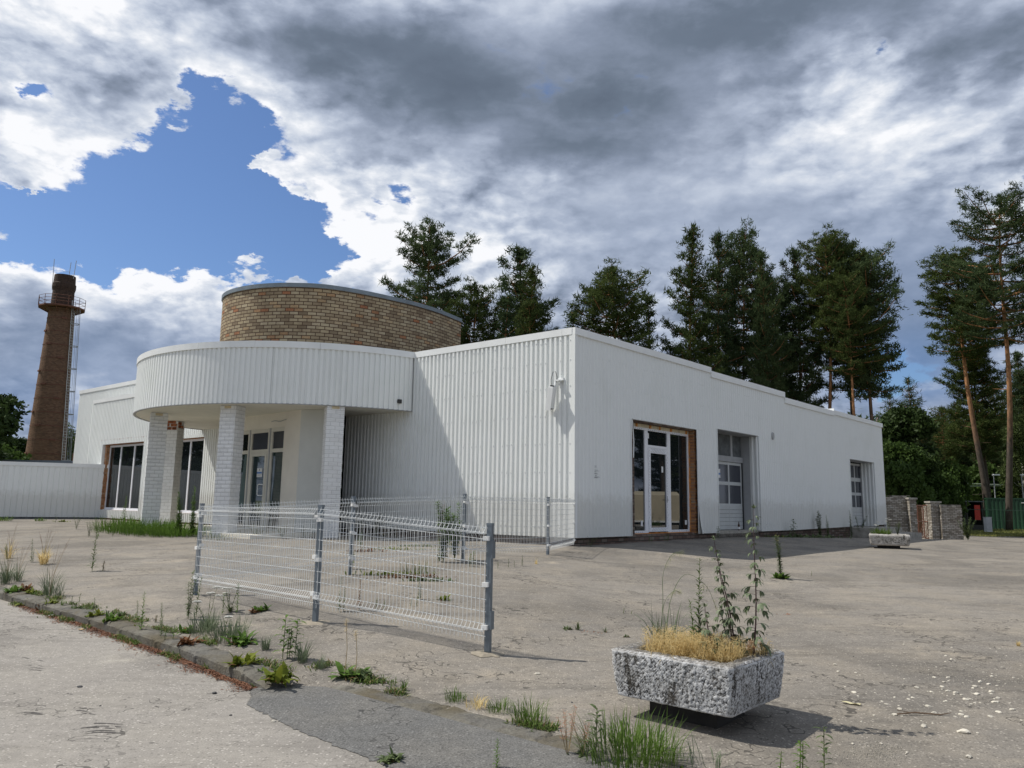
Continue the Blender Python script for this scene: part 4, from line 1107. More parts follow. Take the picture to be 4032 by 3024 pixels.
def planter(label, cx, cy, ang, hx, hy, z0, z1, step, amp, mat, seed):
    t_ = thing('stone_planter', label, 'planter', (cx, cy, gz(cx, cy)))
    f = frame(cx, cy, math.cos(ang), math.sin(ang)); rc = .035
    loop = []
    def seg(a, b_): 
        L = math.hypot(b_[0] - a[0], b_[1] - a[1]); n = max(1, int(L / step))
        for k in range(n): loop.append((a[0] + (b_[0] - a[0]) * k / n, a[1] + (b_[1] - a[1]) * k / n))
    cs = [(hx - rc, -hy + rc, -90), (hx - rc, hy - rc, 0), (-hx + rc, hy - rc, 90), (-hx + rc, -hy + rc, 180)]
    prev = None; first = None
    for (x, y, a0) in cs:
        arcp = [(x + rc * math.cos(math.radians(a0 + 90 * k / 8)), y + rc * math.sin(math.radians(a0 + 90 * k / 8))) for k in range(9)]
        if prev: seg(prev, arcp[0])
        if first is None: first = arcp[0]
        loop += arcp[:-1]; prev = arcp[-1]
    seg(prev, first)
    n = len(loop); C = []
    lv = []; H = z1 - z0; nz = max(4, int(H / step))
    for k in range(nz + 1):
        t = k / nz; ins = .035 * (1 - t) ** 1.5 + (.012 if k in (0, nz) else 0) + (.02 if k == 0 else 0); lv.append((ins, z0 + H * t, 1.0))
    rim = .085
    for k in range(1, 8): lv.append((rim * k / 7 + .01, z1 + .006, .6))
    for k in range(1, 4): lv.append((rim + .012, z1 - .03 * k, .6))
    b = MB(); V = []
    for (ins, z, a_) in lv:
        for (x, y) in loop:
            s_ = 1 - ins / hx; s2 = 1 - ins / hy; X_, Y_ = x * s_, y * s2
            fq_ = 46 if step < .02 else 16; p_ = Vector((X_ * fq_ + seed, Y_ * fq_, z * fq_)); nv = .45 * mnoise.fractal(p_, .5, 2.3, 5) ; r_ = mnoise.noise(p_ * .22) * .5 - 1.2 * max(0, mnoise.noise(p_ * 1.3 + Vector((9, 2, 5))) - .12)
            dsp = amp * a_ * (nv * 1.0 + r_ * .8)
            L = math.hypot(X_ / hx, Y_ / hy)
            nx = 1 if abs(X_) > hx - ins - rc else 0; ny = 1 if abs(Y_) > hy - ins - rc else 0
            ox, oy = (math.copysign(dsp, X_) if nx else 0), (math.copysign(dsp, Y_) if ny else 0)
            if z > z1 - .001 or ins > .04 and z > z0 + H * .5: zz = z + dsp * .8; ox *= .3; oy *= .3
            else: zz = z + dsp * .3
            V.append(f(X_ + ox, Y_ + oy, zz))
    for i in range(len(lv) - 1):
        for k in range(n): F0 = i * n + k; F1 = i * n + (k + 1) % n; b.F.append([F0, F1, F1 + n, F0 + n])
    b.V = V; b.F.append([k for k in range(n)][::-1])
    b.build('trough', mat, t_, smooth=True)
    b = MB(f); g = 14; hx2, hy2 = hx - rim - .005, hy - rim - .005
    for j in range(g + 1):
        for i in range(g + 1):
            x, y = -hx2 + 2 * hx2 * i / g, -hy2 + 2 * hy2 * j / g; b.pt(x, y, z1 - .055 + .03 * mnoise.noise(Vector((x * 6, y * 6, seed))) + .02 * math.cos(x * 3) * math.cos(y * 3))
    for j in range(g):
        for i in range(g): q = j * (g + 1) + i; b.F.append([q, q + 1, q + g + 2, q + g + 1])
    b.build('soil', MAT['soil'], t_, smooth=True)
    gg = gz(cx, cy) - .05
    b = MB(f); b.box(-hx * .62, -hy * .45, gg, hx * .50, hy * .55, z0 + .03)
    b.build('support_block', M('shade_toned_block', (.035, .033, .03), .95, var=.3, scale=8), t_)  # near-black tone puts the deep shade under the trough into the colour
    return t_, f
PLA = math.radians(-41.7)
pl1, FP1 = planter('rough white and black stone planter full of weeds in the right foreground', 1.44, 6.06, PLA, .49, .445, .19, .53, .0095, .013, MAT['pebbledash'], 3)
nc = aty(3583, 2100, 25.2); a2 = math.atan2(-.42, .90)
c2x = nc[0] - math.cos(a2) * .60 - math.sin(a2) * .50; c2y = nc[1] - math.sin(a2) * .60 + math.cos(a2) * .50
g2_ = gz(c2x, c2y)
pl2, FP2 = planter('distant grey stone planter standing at the right end of the hall', c2x, c2y, a2, .60, .50, g2_ + .10, .80, .035, .025, MAT['pebbledash2'], 9)

# ------------------------------------------------------------------ brick walls and gate beyond the hall
def bwall(name, lab, cat, pxa, pxb, ytop, Yd, Yd2=None, th=.38, grp=None, rag=True, zb=-.2, cap=True):
    Yd2 = Yd2 or Yd; A = aty(pxa, ytop, Yd); B = aty(pxb, ytop, Yd2); zt = float(A[2]); zt2 = float(B[2])
    t_ = thing(name, lab, cat, (float(A[0]), float(A[1]), 0), grp)
    L = math.hypot(B[0] - A[0], B[1] - A[1]); f = frame(A[0], A[1], B[0] - A[0], B[1] - A[1])
    b = MB(f); b.UV = 'wall'; r = random.Random(int(pxa)); z = zb; rows = int((zt - zb) / .088)
    for k in range(rows + 1):
        j = lambda: r.uniform(-.012, .012)
        b.box(j(), j(), zb + k * .088, L + j(), th, min(zt, zb + (k + 1) * .088 - .012))
        b.box(.02, .02, zb + (k + 1) * .088 - .012, L - .02, th - .02, zb + (k + 1) * .088)
    b.build('masonry', MAT['silicate'], t_)
    b = MB(f)
    if rag:
        s = 0
        while s < L - .05:
            w_ = r.uniform(.15, .3)
            if r.random() < .75: b.box(s, r.uniform(0, .08), zt, min(L, s + w_), th - .03, zt + r.uniform(.03, .08))
            s += w_ + .01
    else: b.box(-.05, -.05, zt, L + .05, th + .05, zt + .09)
    b.build('coping', MAT['concrete'], t_)
    return t_
bwall('brick_wall', 'weathered white brick wall joining the far end of the hall', 'wall', 3482, 3586, 1956, 41.5)
bwall('gate_pier', 'taller brick pier left of the rusty gate', 'pier', 3580, 3607, 1966, 41.2, rag=False, th=.5)
bwall('gate_pier', 'brick pier with a cap between the rusty gate and the lower wall', 'pier', 3664, 3702, 1980, 41.8, rag=False, th=.5)
bwall('brick_wall', 'lower crumbling white brick wall right of the rusty gate', 'wall', 3704, 3786, 1993, 41.6)
bwall('brick_wall', 'sunlit stub of white brick wall seen through the rusty gate', 'wall', 3628, 3668, 1996, 46, 44)
def gate():
    t_ = thing('iron_gate', 'rusty two-leaf bar gate, one leaf ajar, between the brick piers', 'gate', tuple(aty(3640, 2100, 42)))
    for (a, c, Ya, Yb) in [(3610, 3634, 42.5, 44.5), (3634, 3680, 42.3, 42.0)]:
        A = aty(a, 1990, Ya); B = aty(c, 1992, Yb); L = math.hypot(B[0] - A[0], B[1] - A[1]); f = frame(A[0], A[1], B[0] - A[0], B[1] - A[1]); zt = float(A[2]); zb = gz(A[0], A[1]) + .08
        b = MB(f)
        for s in (0, L): b.tube([(s, 0, zb), (s, 0, zt)], .03, 4)
        for z in (zb, (zb + zt) / 2, zt): b.tube([(0, 0, z), (L, 0, z)], .03, 4)
        n = 7
        for k in range(1, n): b.tube([(L * k / n, 0, zb), (L * k / n, 0, zt)], .012, 4, False)
        b.tube([(0, 0, zb), (L, 0, (zb + zt) / 2)], .012, 4)
        b.build('gate_leaf', MAT['rust'], t_)
gate()
# ------------------------------------------------------------------ right-hand background
MAT['green'] = M('green_container_paint', (.014, .058, .028), .5, var=.25, scale=.6)
MAT['greend'] = M('dark_green_paint', (.012, .05, .03), .6)
MAT['red'] = M('red_panel', (.42, .03, .02), .6)
def cont(lab, pxa, pxb, ytop, Yd, Yd2, mat, h=None, grp=None, door=None):
    A = aty(pxa, ytop, Yd); B = aty(pxb, ytop, Yd2); f = frame(A[0], A[1], B[0] - A[0], B[1] - A[1]); L = math.hypot(B[0] - A[0], B[1] - A[1]); zt = float(A[2])
    t_ = thing('shipping_container', lab, 'container', (float(A[0]), float(A[1]), 0), grp)
    b = MB(f); corr(b, 0, L, .1, zt - .1, pitch=.3, top=.1, slope=.05, depth=.03); b.box(0, .01, .05, L, 2.4, zt - .1); b.build('body', mat, t_)
    b = MB(f); b.box(-.05, -.05, zt - .12, L + .05, 2.45, zt); b.box(-.05, -.05, .02, L + .05, .1, .12); b.box(-.05, -.06, .1, .06, .1, zt - .1); b.build('edge_rail', mat, t_)
    if door is not None:
        b = MB(f); b.box(door, -.08, .2, door + 1.9, -.032, zt - .5); dd = b.build('door', MAT['greend'], t_)
        b = MB(f); b.box(door + .8, -.09, zt - 1.25, door + 1.3, -.082, zt - .75); b.build('notice', MAT['paper'], dd)
        b = MB(f); b.tube([(door - .1, -.1, zt - .42), (door + 3.4, -.1, zt - .42)], .04, 4); b.build('door_rail', MAT['grey'], t_)
    return t_
cont('long green container behind the leaning bare pine trunks', 3886, 4140, 1960, 68, 66, MAT['green'], door=2.6)
def skip():
    A = aty(3803, 1976, 63); zt = float(A[2]); B = aty(3868, 1976, 63)
    t_ = thing('waste_shed', 'small dark open shed with a red panel beside the green container', 'shed', (float(A[0]), 63, 0))
    f = frame(A[0], A[1], B[0] - A[0], B[1] - A[1]); L = math.hypot(B[0] - A[0], B[1] - A[1])
    b = MB(f); b.box(0, 0, .0, .08, 2, zt); b.box(L - .08, 0, 0, L, 2, zt); b.box(0, 1.9, 0, L, 2, zt); b.box(0, 0, .0, L, 2, .5); b.build('body', MAT['black'], t_)
    b = MB(f); b.box(-.1, -.1, zt, L + .1, 2.1, zt + .08); b.build('roof', MAT['darkpanel'], t_)
    b = MB(f); b.box(L * .48, -.03, .9, L * .82, .02, zt - .25); b.build('red_panel', MAT['red'], t_)
skip()
u = aty(3898, 2091, 53); t_ = thing('utility_cabinet', 'narrow pale grey utility cabinet on the grass verge', 'cabinet', (float(u[0]), 53, float(u[2])))
b = MB(frame(u[0], 53, 1, .1)); b.box(-.19, 0, u[2] - .05, .19, .3, u[2] + .9); b.build('cabinet_body', MAT['lightgrey'], t_)
b = MB(frame(u[0], 53, 1, .1)); b.box(-.21, -.02, u[2] + .9, .21, .32, u[2] + .94); b.box(-.16, -.012, u[2] + .05, .16, -.002, u[2] + .85); b.build('cabinet_door', MAT['grey'], t_)
for i, (px, py, hx_) in enumerate([(3912, 1872, 18), (4022, 1872, 12)]):
    q = aty(px, py, 72); t_ = thing('street_lamp', ['thin grey lamp post with a white head above the green container', 'lamp post with a white head at the right edge of the picture'][i], 'lamp', (float(q[0]), 72, 0), 'lamp posts by the containers')
    b = MB(); b.tube([(q[0], 72, -.2), (q[0], 72, q[2] + .1)], .05, 5); b.build('pole', MAT['grey'], t_)
    b = MB(); b.box(q[0] - .05, 71.85, q[2], q[0] + .5, 72.15, q[2] + .12); b.build('lamp_head', MAT['upvc'], t_)
# pipeline on thin posts in front of the woods
t_ = thing('overhead_pipe', 'pair of thin pale pipes carried on posts in front of the pine wood', 'pipe', (38, 82, 0))
A = aty(3645, 1900, 82); B = aty(3945, 1912, 82)
b = MB(); b.tube([tuple(A), (A[0] + 9, 82, A[2] - .1)], .035, 4); b.tube([(A[0] + 1.2, 82, A[2] - .45), (B[0], 82, B[2])], .06, 4); b.build('pipe', M('pale_green_pipe', (.35, .42, .33), .6), t_)
b = MB()
for k in range(4): x = A[0] + 1.5 + k * 2.4; b.tube([(x, 82.1, -.2), (x, 82.1, A[2] - .1)], .05, 4)
b.build('post', MAT['grey'], t_)
# green mesh fence along the containers
fm, nt, bs = new_mat('green_fence_wire'); bs.inputs['Base Color'].default_value = (.015, .04, .025, 1)
t_ = thing('wire_fence', 'dark green wire mesh fence in front of the container', 'fence', (30, 60, 0))
A = aty(3796, 2000, 61); x0 = float(A[0]); f = frame(x0, 61, 1, -.06); b = MB(f)
for k in range(7):
    s = k * 2.9; b = MB(f); b.tube([(s, 0, -.1), (s, 0, 1.75)], .03, 4); b.build('post', fm, t_)
b = MB(f); b.tube([(0, 0, 1.72), (17.4, 0, 1.6)], .022, 4); b.tube([(0, 0, .9), (17.4, 0, .85)], .012, 3); b.tube([(0, 0, .1), (17.4, 0, .1)], .012, 3)
for k in range(120): b.tube([(k * .145, 0, .05), (k * .145, 0, 1.7 - .0009 * k)], .004, 3, False)
b.build('wire_panel', fm, t_)
# grass verge
b = MB(); vp = [(29.5, 57), (31.5, 52.5), (35, 50.5), (45, 48.5), (70, 46), (90, 80), (28, 80)]
b.poly([(x, y, max(0, gz(x, y)) + .05) for x, y in vp]); struct(b.build('grass_verge', MAT['grassland']))
rnd = random.Random(77); b = MB()
for k in range(9000):
    px = rnd.uniform(3790, 4060); q = atz(px, rnd.uniform(2052, 2112), .05)
    if q[1] > 75 or q[1] < 46 or q[0] < 29.5: continue
    h = rnd.uniform(.05, .16); a = rnd.random() * 3.1; w_ = .03
    b.poly([(q[0] - w_ * math.cos(a), q[1] - w_ * math.sin(a), .03), (q[0] + w_ * math.cos(a), q[1] + w_ * math.sin(a), .03), (q[0] + rnd.uniform(-.06, .06), q[1], .05 + h)])
tag(b.build('verge_grass', leaf_mat('verge_grass_green', (.10, .12, .03), (.24, .24, .08), (.34, .30, .15))), 'yellowish short grass on the verge in front of the containers', 'grass', kind='stuff')

# ------------------------------------------------------------------ truck parked off to the right, seen mirrored in the side door
tk = thing('tarpaulin_truck', 'truck with a cream tarpaulin body mirrored in the glass of the side door', 'truck', (36, 33, 0))
zt_ = gz(36, 33); f = frame(35.2, 31.2, -.05, 1, -1)
b = MB(f)
g_ = 10
for i in range(g_):
    for (z0_, z1_) in ((.55, 1.5), (1.5, 2.35)): b.quad((3.5 * i / g_, -.015 * (i % 2), z0_), (3.5 * (i + 1) / g_, -.015 * ((i + 1) % 2), z0_), (3.5 * (i + 1) / g_, -.015 * ((i + 1) % 2), z1_), (3.5 * i / g_, -.015 * (i % 2), z1_))
b.box(0, .01, .55, 3.5, 2.1, 2.35); b.poly([(0, 0, 2.35), (3.5, 0, 2.35), (3.5, 1.05, 2.62), (0, 1.05, 2.62)]); b.poly([(0, 1.05, 2.62), (3.5, 1.05, 2.62), (3.5, 2.1, 2.35), (0, 2.1, 2.35)])
b.build('tarpaulin', M('cream_tarpaulin', (.55, .49, .36), .8, var=.15, scale=.8), tk)
b = MB(f); b.box(-.05, -.06, .44, 3.55, 2.15, .56); b.build('side_rail', MAT['trim'], tk)
b = MB(f); b.box(.1, .3, .2, 5.4, 1.8, .42); b.box(1.1, .1, .0, 2.4, .3, .3); b.build('chassis', MAT['black'], tk)
b = MB(f); b.box(3.75, .05, .3, 5.3, 2.05, 1.15); b.box(3.75, .1, 1.15, 4.9, 2.0, 1.85); b.build('cab', MAT['trim'], tk)
b = MB(f); b.box(3.95, .08, 1.2, 4.75, .098, 1.7); b.build('cab_window', MAT['glass'], tk)
for s in (.8, 4.5):
    for o_ in (.08, 1.85):
        b = MB(lambda a, c, z, s=s, o_=o_: f(s + a, o_ + z, .30 + c)); b.lathe([(.01, 0), (.34, .0), (.36, .05), (.36, .17), (.34, .2), (.01, .2)], 0, 0, 18); b.build('wheel', MAT['black'], tk)

# ------------------------------------------------------------------ loose stones
def stone_mesh(seed):
    r = random.Random(seed); import bmesh
    bm = bmesh.new(); bmesh.ops.create_icosphere(bm, subdivisions=2, radius=1)
    for v in bm.verts:
        n = mnoise.noise(v.co * 1.1 + Vector((seed * 3, 0, 0))); v.co *= 1 + .45 * n; v.co.z *= .55; v.co.x *= 1.25
        v.co.z = max(v.co.z, -.32)
    me = bpy.data.meshes.new('stone'); bm.to_mesh(me); bm.free(); return me
smesh = [stone_mesh(k) for k in range(6)]
MAT['lime'] = M('limestone', (.50, .465, .39), .9, var=.15, scale=3, obj=True)
MAT['dstone'] = M('dark_stone', (.05, .05, .052), .8, var=.3, scale=3, obj=True)
for me in smesh: me.materials.append(MAT['lime'])
dmesh = smesh[0].copy(); dmesh.materials[0] = MAT['dstone']
def stone(px, py, r, me, lab, grp, cat='stone', name='limestone_piece'):
    x, y, z = gpt(px, py); o = bpy.data.objects.new(name, me); COL.objects.link(o)
    o.location = (x, y, z + r * .25); o.scale = (r, r, r); o.rotation_euler = (0, 0, (px * 7.3) % 6.28); tag(o, lab, cat, grp); return o
rnd = random.Random(21); SL_ = 'small white chip of limestone lying on the open pavement right of the planter'
n_ = 0
while n_ < 165:
    m_ = rnd.random()
    if m_ < .42: px, py = rnd.gauss(3850, 170), rnd.gauss(2700, 75)
    elif m_ < .62: px, py = rnd.gauss(3820, 110), rnd.gauss(2780, 35)
    elif m_ < .85: px, py = rnd.gauss(3500, 180), rnd.gauss(2720, 85)
    else: px, py = rnd.uniform(3150, 4030), rnd.uniform(2430, 2990)
    if not (3120 < px < 4045 and 2380 < py < 3010) or (px < 3320 and py > 2700): continue
    r = rnd.choice([.004, .005, .007, .008, .010, .015]) * (1.2 if py > 2700 else .95)
    stone(px, py, r, rnd.choice(smesh), SL_, 'limestone chips scattered over the right of the yard'); n_ += 1
for k in range(40):
    px, py = rnd.uniform(2150, 4030), rnd.uniform(2330, 2900)
    if 2380 < px < 3330 and py > 2550: continue
    stone(px, py, rnd.uniform(.004, .009), dmesh if k % 2 else rnd.choice(smesh), 'tiny loose pebble on the bare pavement behind and beside the planter', 'tiny pebbles strewn thinly over the yard', 'pebble', 'pebble')
for (px, py, r, lab) in [(845, 2731, .020, 'pale stone alone on the road left of the dark asphalt patch'), (314, 2706, .019, 'flat dark stone alone on the road at the left'), (908, 2817, .010, 'dark pebble on the road close to the tip of the asphalt patch'), (1078, 2842, .014, 'pale pebble on the very edge of the asphalt patch'),
                         (395, 2780, .008, 'tiny pebble on the road above the dark scrapes'), (3795, 2885, .030, 'white limestone lump lying in the stick-like weed shadow')]:
    stone(px, py, r, dmesh if 'dark' in lab else smesh[2], lab, None, 'stone', 'loose_stone')
stone(2115, 2655, .022, smesh[1], 'single pale stone on the yard midway between fence post and planter', None, 'stone', 'loose_stone')
gsm = leaf_mat('grit', (.2, .18, .15), (.42, .39, .33), (.6, .56, .5), trans=0)
b = MB()
for k in range(2600):
    m_ = rnd.random()
    if m_ < .5: px, py = rnd.gauss(3830, 150), rnd.gauss(2660, 60)
    elif m_ < .75: px, py = rnd.gauss(3440, 60), rnd.gauss(2960, 25)
    else: px, py = rnd.uniform(2300, 4032), rnd.uniform(2350, 3000)
    if not (0 < px < 4060 and py < 3020 and py > 2300): continue
    q = atz(px, py, .06); x, y = float(q[0]), float(q[1]); z = gz(x, y) + .004; r = rnd.uniform(.0015, .0045)
    a = rnd.random() * 6; p_ = [(x + r * math.cos(a + t), y + r * math.sin(a + t), z - .004) for t in (0, 2.1, 4.2)]; ap = (x, y, z + r * .9)
    for i in range(3): b.poly([p_[i], p_[(i + 1) % 3], ap])
tag(b.build('grit', gsm), 'pale grit strewn over the pavement right of the planter', 'grit', kind='stuff')
# dark tyre scrapes on the road
b = MB(); rnd = random.Random(9)
for (px0, py0, L, n_) in [(300, 2858, 190, 5), (300, 2800, 80, 3), (60, 2812, 120, 2), (240, 2740, 40, 1), (60, 2630, 100, 3), (600, 2790, 30, 1), (1990 - 1900, 2600, 60, 2)]:
    for k in range(n_):
        px, py = px0 + rnd.uniform(-30, 30), py0 + k * 9 + rnd.uniform(-3, 3); P_ = []
        for q in range(9):
            X_ = px + L * q / 8; Y_ = py - 6 * math.sin(q * .5) - q * 1.3; P_.append(atz(X_, Y_, .003))
        for q in range(8):
            w0 = .012 * math.sin(math.pi * q / 8) * rnd.uniform(.3, 1) + .001; w1 = .012 * math.sin(math.pi * (q + 1) / 8) * rnd.uniform(.3, 1) + .001
            if rnd.random() < .15: continue
            b.poly([(P_[q][0], P_[q][1] - w0, .003), (P_[q + 1][0], P_[q + 1][1] - w1, .003), (P_[q + 1][0], P_[q + 1][1] + w1, .003), (P_[q][0], P_[q][1] + w0, .003)])
struct(b.build('road_tyre_scrapes', M('rubber_scrape', (.10, .092, .085), .9, var=.2, scale=30)))
# small rubbish by the kerb
MAT['litterw'] = M('white_litter', (.68, .70, .71), .5)
def scrap(px, py, L, W, lab, mat, ang=.5, h=.02):
    x, y, z = gpt(px, py); o = MB(frame(x, y, math.cos(ang), math.sin(ang)))
    for i in range(4):
        for j in range(2):
            P_ = lambda i, j: (-L / 2 + L * i / 4, -W / 2 + W * j / 2, z + .006 + h * abs(mnoise.noise(Vector((i * 1.7 + px, j * 1.3, 0)))))
            o.quad(P_(i, j), P_(i + 1, j), P_(i + 1, j + 1), P_(i, j + 1))
    tag(o.build('crumpled_litter', mat), lab, 'litter')
scrap(980, 2655, .09, .045, 'crumpled white and blue packet between the dock plants at the kerb end', MAT['litterw'], .9, .05)
scrap(1070, 2705, .05, .03, 'white paper scrap on the corner of the asphalt patch', MAT['litterw'], 1.2, .04)
scrap(207, 2427, .11, .05, 'white flattened paper cup in the gutter at the left', MAT['litterw'], .3, .04)
scrap(320, 2480, .10, .06, 'tan scrap of cardboard at the edge of the gutter litter', M('cardboard', (.50, .36, .20), .9), 2.4, .01)
scrap(3352, 2775, .14, .035, 'yellowed torn strip on the pavement right of the planter shadow', M('yellowed_strip', (.55, .50, .30), .9), 2.5, .03)
x, y, z = gpt(3650, 2820)
b = MB(); b.tube([(x - .22, y, z + .012), (x - .08, y + .02, z + .02), (x + .1, y, z + .012), (x + .2, y + .03, z + .02)], [.005, .006, .005, .002], 4); b.tube([(x - .1, y + .02, z + .018), (x - .18, y + .08, z + .02)], .003, 3)
tag(b.build('dry_twig', M('twig', (.12, .08, .05), .9)), 'dry forked twig among the limestone chips', 'twig')
# beer bottle standing by the garage door
q = FR(9.95, .25, 0); t_ = thing('glass_bottle', 'brown glass bottle standing before the middle garage door', 'bottle', (q[0], q[1], .79))
bg_, nt, bs = new_mat('brown_glass'); bs.inputs['Base Color'].default_value = (.05, .02, .008, 1); bs.inputs['Roughness'].default_value = .1
b = MB(); b.lathe([(.001, .79), (.038, .79), (.04, .80), (.04, .95), (.03, 1.0), (.016, 1.04), (.015, 1.08), (.018, 1.09), (.001, 1.09)], q[0], q[1], 14); b.build('bottle_body', bg_, t_, smooth=True)
b = MB(); b.lathe([(.0405, .83), (.0405, .91)], q[0], q[1], 14); b.build('bottle_label', MAT['paper'], t_)
# ------------------------------------------------------------------ trees
def pine_bark():
    m, nt, bs = new_mat('pine_bark')
    t = nt.new('ShaderNodeTexCoord').outputs['Object']
    z = nt.new('ShaderNodeSeparateXYZ', {0: t}).outputs[2]
    n = nt.noise(nt.vmath('MULTIPLY', t, (6, 6, 2)).outputs[0], 1, 5, .7)
    f = nt.mr(nt.math('ADD', z, nt.math('MULTIPLY', n, 4)), 8.5, 14)
    c = nt.mix(f, (.085, .07, .058), (.34, .175, .085))
    v = nt.vmath('SCALE', c); nt.put(v.inputs['Scale'], nt.mr(n, .3, .7, .6, 1.3))
    nt.put(bs.inputs['Base Color'], v.outputs[0]); bs.inputs['Roughness'].default_value = .9; bs.inputs['Specular IOR Level'].default_value = .1
    bp = nt.new('ShaderNodeBump', {'Height': n}); bp.inputs['Strength'].default_value = .8; bp.inputs['Distance'].default_value = .04; nt.put(bs.inputs['Normal'], bp.outputs[0])
    return m
MAT['bark'] = pine_bark()
MAT['barkd'] = M('dark_bark', (.06, .05, .04), .95, var=.3)
MAT['birchbark'] = M('birch_bark', (.5, .48, .44), .8, var=.5, scale=3)
MAT['needle'] = leaf_mat('pine_needles', (.030, .048, .015), (.085, .112, .030), (.13, .15, .045), scale=.35, trans=.28, rough=.9)
MAT['needle2'] = leaf_mat('pine_needles_bluish', (.030, .052, .024), (.085, .118, .045), (.13, .155, .06), scale=.35, trans=.28, rough=.9)
MAT['leaf'] = leaf_mat('broad_leaves', (.032, .06, .014), (.08, .13, .03), (.14, .20, .05), scale=.5, trans=.3)
MAT['leafd'] = leaf_mat('dark_broad_leaves', (.018, .034, .011), (.05, .08, .022), (.08, .115, .03), scale=.5, trans=.2)
MAT['birchleaf'] = leaf_mat('birch_leaves', (.05, .075, .02), (.13, .17, .06), scale=.5, trans=.3)

def tri_cloud(C, R, n_per, L, W, rs, up=.3, flat=1.0, quad=False):
    """n_per slim blades round every centre; returns verts, faces"""
    N = len(C) * n_per; ctr = np.repeat(C, n_per, 0); R_ = np.repeat(R, n_per)
    d = rs.normal(size=(N, 3)); d[:, 2] = d[:, 2] * flat + up; d /= np.linalg.norm(d, axis=1)[:, None]
    o = ctr + rs.normal(size=(N, 3)) * R_[:, None] * np.array([.55, .55, .38 * flat])
    l = L * rs.uniform(.6, 1.3, N)[:, None]; sdv = np.cross(d, rs.normal(size=(N, 3))); sdv /= np.linalg.norm(sdv, axis=1)[:, None]
    w_ = W * rs.uniform(.6, 1.3, N)[:, None]
    if quad:
        V = np.stack([o - sdv * w_, o + d * l * .5 - sdv * w_ * 0.2 + sdv * w_ * 1.2, o + d * l, o + d * l * .5 - sdv * w_ * 1.2], 1).reshape(-1, 3); k = 4
    else:
        V = np.stack([o - sdv * w_, o + sdv * w_, o + d * l], 1).reshape(-1, 3); k = 3
    return V, k
def mesh_np(name, V, k, mat):
    me = bpy.data.meshes.new(name); n = len(V) // k
    me.vertices.add(len(V)); me.vertices.foreach_set('co', V.astype(np.float32).ravel())
    me.loops.add(len(V)); me.loops.foreach_set('vertex_index', np.arange(len(V), dtype=np.int32))
    me.polygons.add(n); me.polygons.foreach_set('loop_start', np.arange(0, len(V), k, dtype=np.int32))
    me.materials.append(mat); me.update(); return me

def pine(seed, H, cb, W, kind, blades=20, mat='needle', dens=1.0, lean=0.0, bl=.32):
    """Scots pine: straight bole, tiers of limbs carrying flat pads of needles"""
    rs = np.random.RandomState(seed); rnd = random.Random(seed)
    ax = lambda z: np.array([lean * (z / H) ** 1.5 + .25 * math.sin(z * .22 + seed), .2 * math.cos(z * .25 + seed), z])
    tb = MB(); r0 = .0085 * H + .03
    nseg = 14; tb.tube([tuple(ax(H * k / nseg)) for k in range(nseg + 1)], [r0 * (1 - .80 * (k / nseg)) if k < nseg else .03 for k in range(nseg + 1)], 8)
    C = []; Rr = []
    z = cb * H; gap = (H - z) / (24 * dens)
    while z < H * .985:
        t = (z - cb * H) / (H * (1 - cb))
        if kind == 'cone': w = W * (1.05 - t) ** .75 * (.55 + .45 * min(1, t * 5))
        elif kind == 'dome': w = W * math.sqrt(max(.02, 1 - (t * 1.0) ** 2.6)) * (.6 + .4 * min(1, t * 4))
        else: w = W * (math.sin(math.pi * min(1, .12 + t * .86)) ** .6)
        nb = rnd.choice([3, 4, 5])
        a0 = rnd.random() * 6.28
        for k in range(nb):
            a = a0 + 6.28 * k / nb + rnd.uniform(-.5, .5)
            L = w * rnd.uniform(.5, 1.15) * (1.35 if rnd.random() < .10 else 1); rise = rnd.uniform(-.05, .30) + .4 * t
            b0 = ax(z); dirv = np.array([math.cos(a), math.sin(a), 0])
            P = [b0 + dirv * L * q + np.array([0, 0, rise * L * q ** 1.4 - .06 * L * math.sin(q * 3)]) for q in (0, .35, .7, 1)]
            br = max(.02, .018 * L + .012)
            tb.tube([tuple(p_) for p_ in P], [br, br * .8, br * .5, .012], 4, False)
            n = max(2, int(L * 2.7))
            for q in np.linspace(.32 if L > 1.2 else .1, 1.0, n):
                i = min(2, int(q * 3)); fq = q * 3 - i; pp = P[i] * (1 - fq) + P[i + 1] * fq
                side = np.array([-dirv[1], dirv[0], 0]); sp = L * .26 * math.sin(math.pi * min(.9, q)) + .12
                for s_ in (rnd.uniform(-1, -.25), rnd.uniform(.25, 1)) if L > .9 else (0,):
                    C.append(pp + side * s_ * sp * 1.3 + np.array([0, 0, rnd.uniform(-.04, .16)])); Rr.append(rnd.uniform(.20, .34))
        z += gap * rnd.uniform(.6, 1.4)
    for k in range(5): C.append(ax(H) + np.array([rnd.uniform(-.15, .15), rnd.uniform(-.15, .15), -.12 * k])); Rr.append(.14)
    for k in range(int(6 + 4 * (kind == 'tall'))):     # dead stubs below the crown
        z = H * cb * rnd.uniform(.45, 1); a = rnd.random() * 6.28; L = rnd.uniform(.3, 1.3); p0 = ax(z)
        tb.tube([tuple(p0), tuple(p0 + np.array([math.cos(a) * L, math.sin(a) * L, rnd.uniform(-.2, .3)]))], [.03, .008], 3, False)
    V, k_ = tri_cloud(np.array(C), np.array(Rr), int(blades * 1.35), bl, .036, rs, up=.5, flat=.8)
    cm = mesh_np('crown', V, k_, MAT[mat])
    tm = bpy.data.meshes.new('trunk'); tm.from_pydata(tb.V, [], tb.F); tm.materials.append(MAT['bark']); tm.polygons.foreach_set('use_smooth', [True] * len(tm.polygons)); tm.update()
    return cm, tm, H
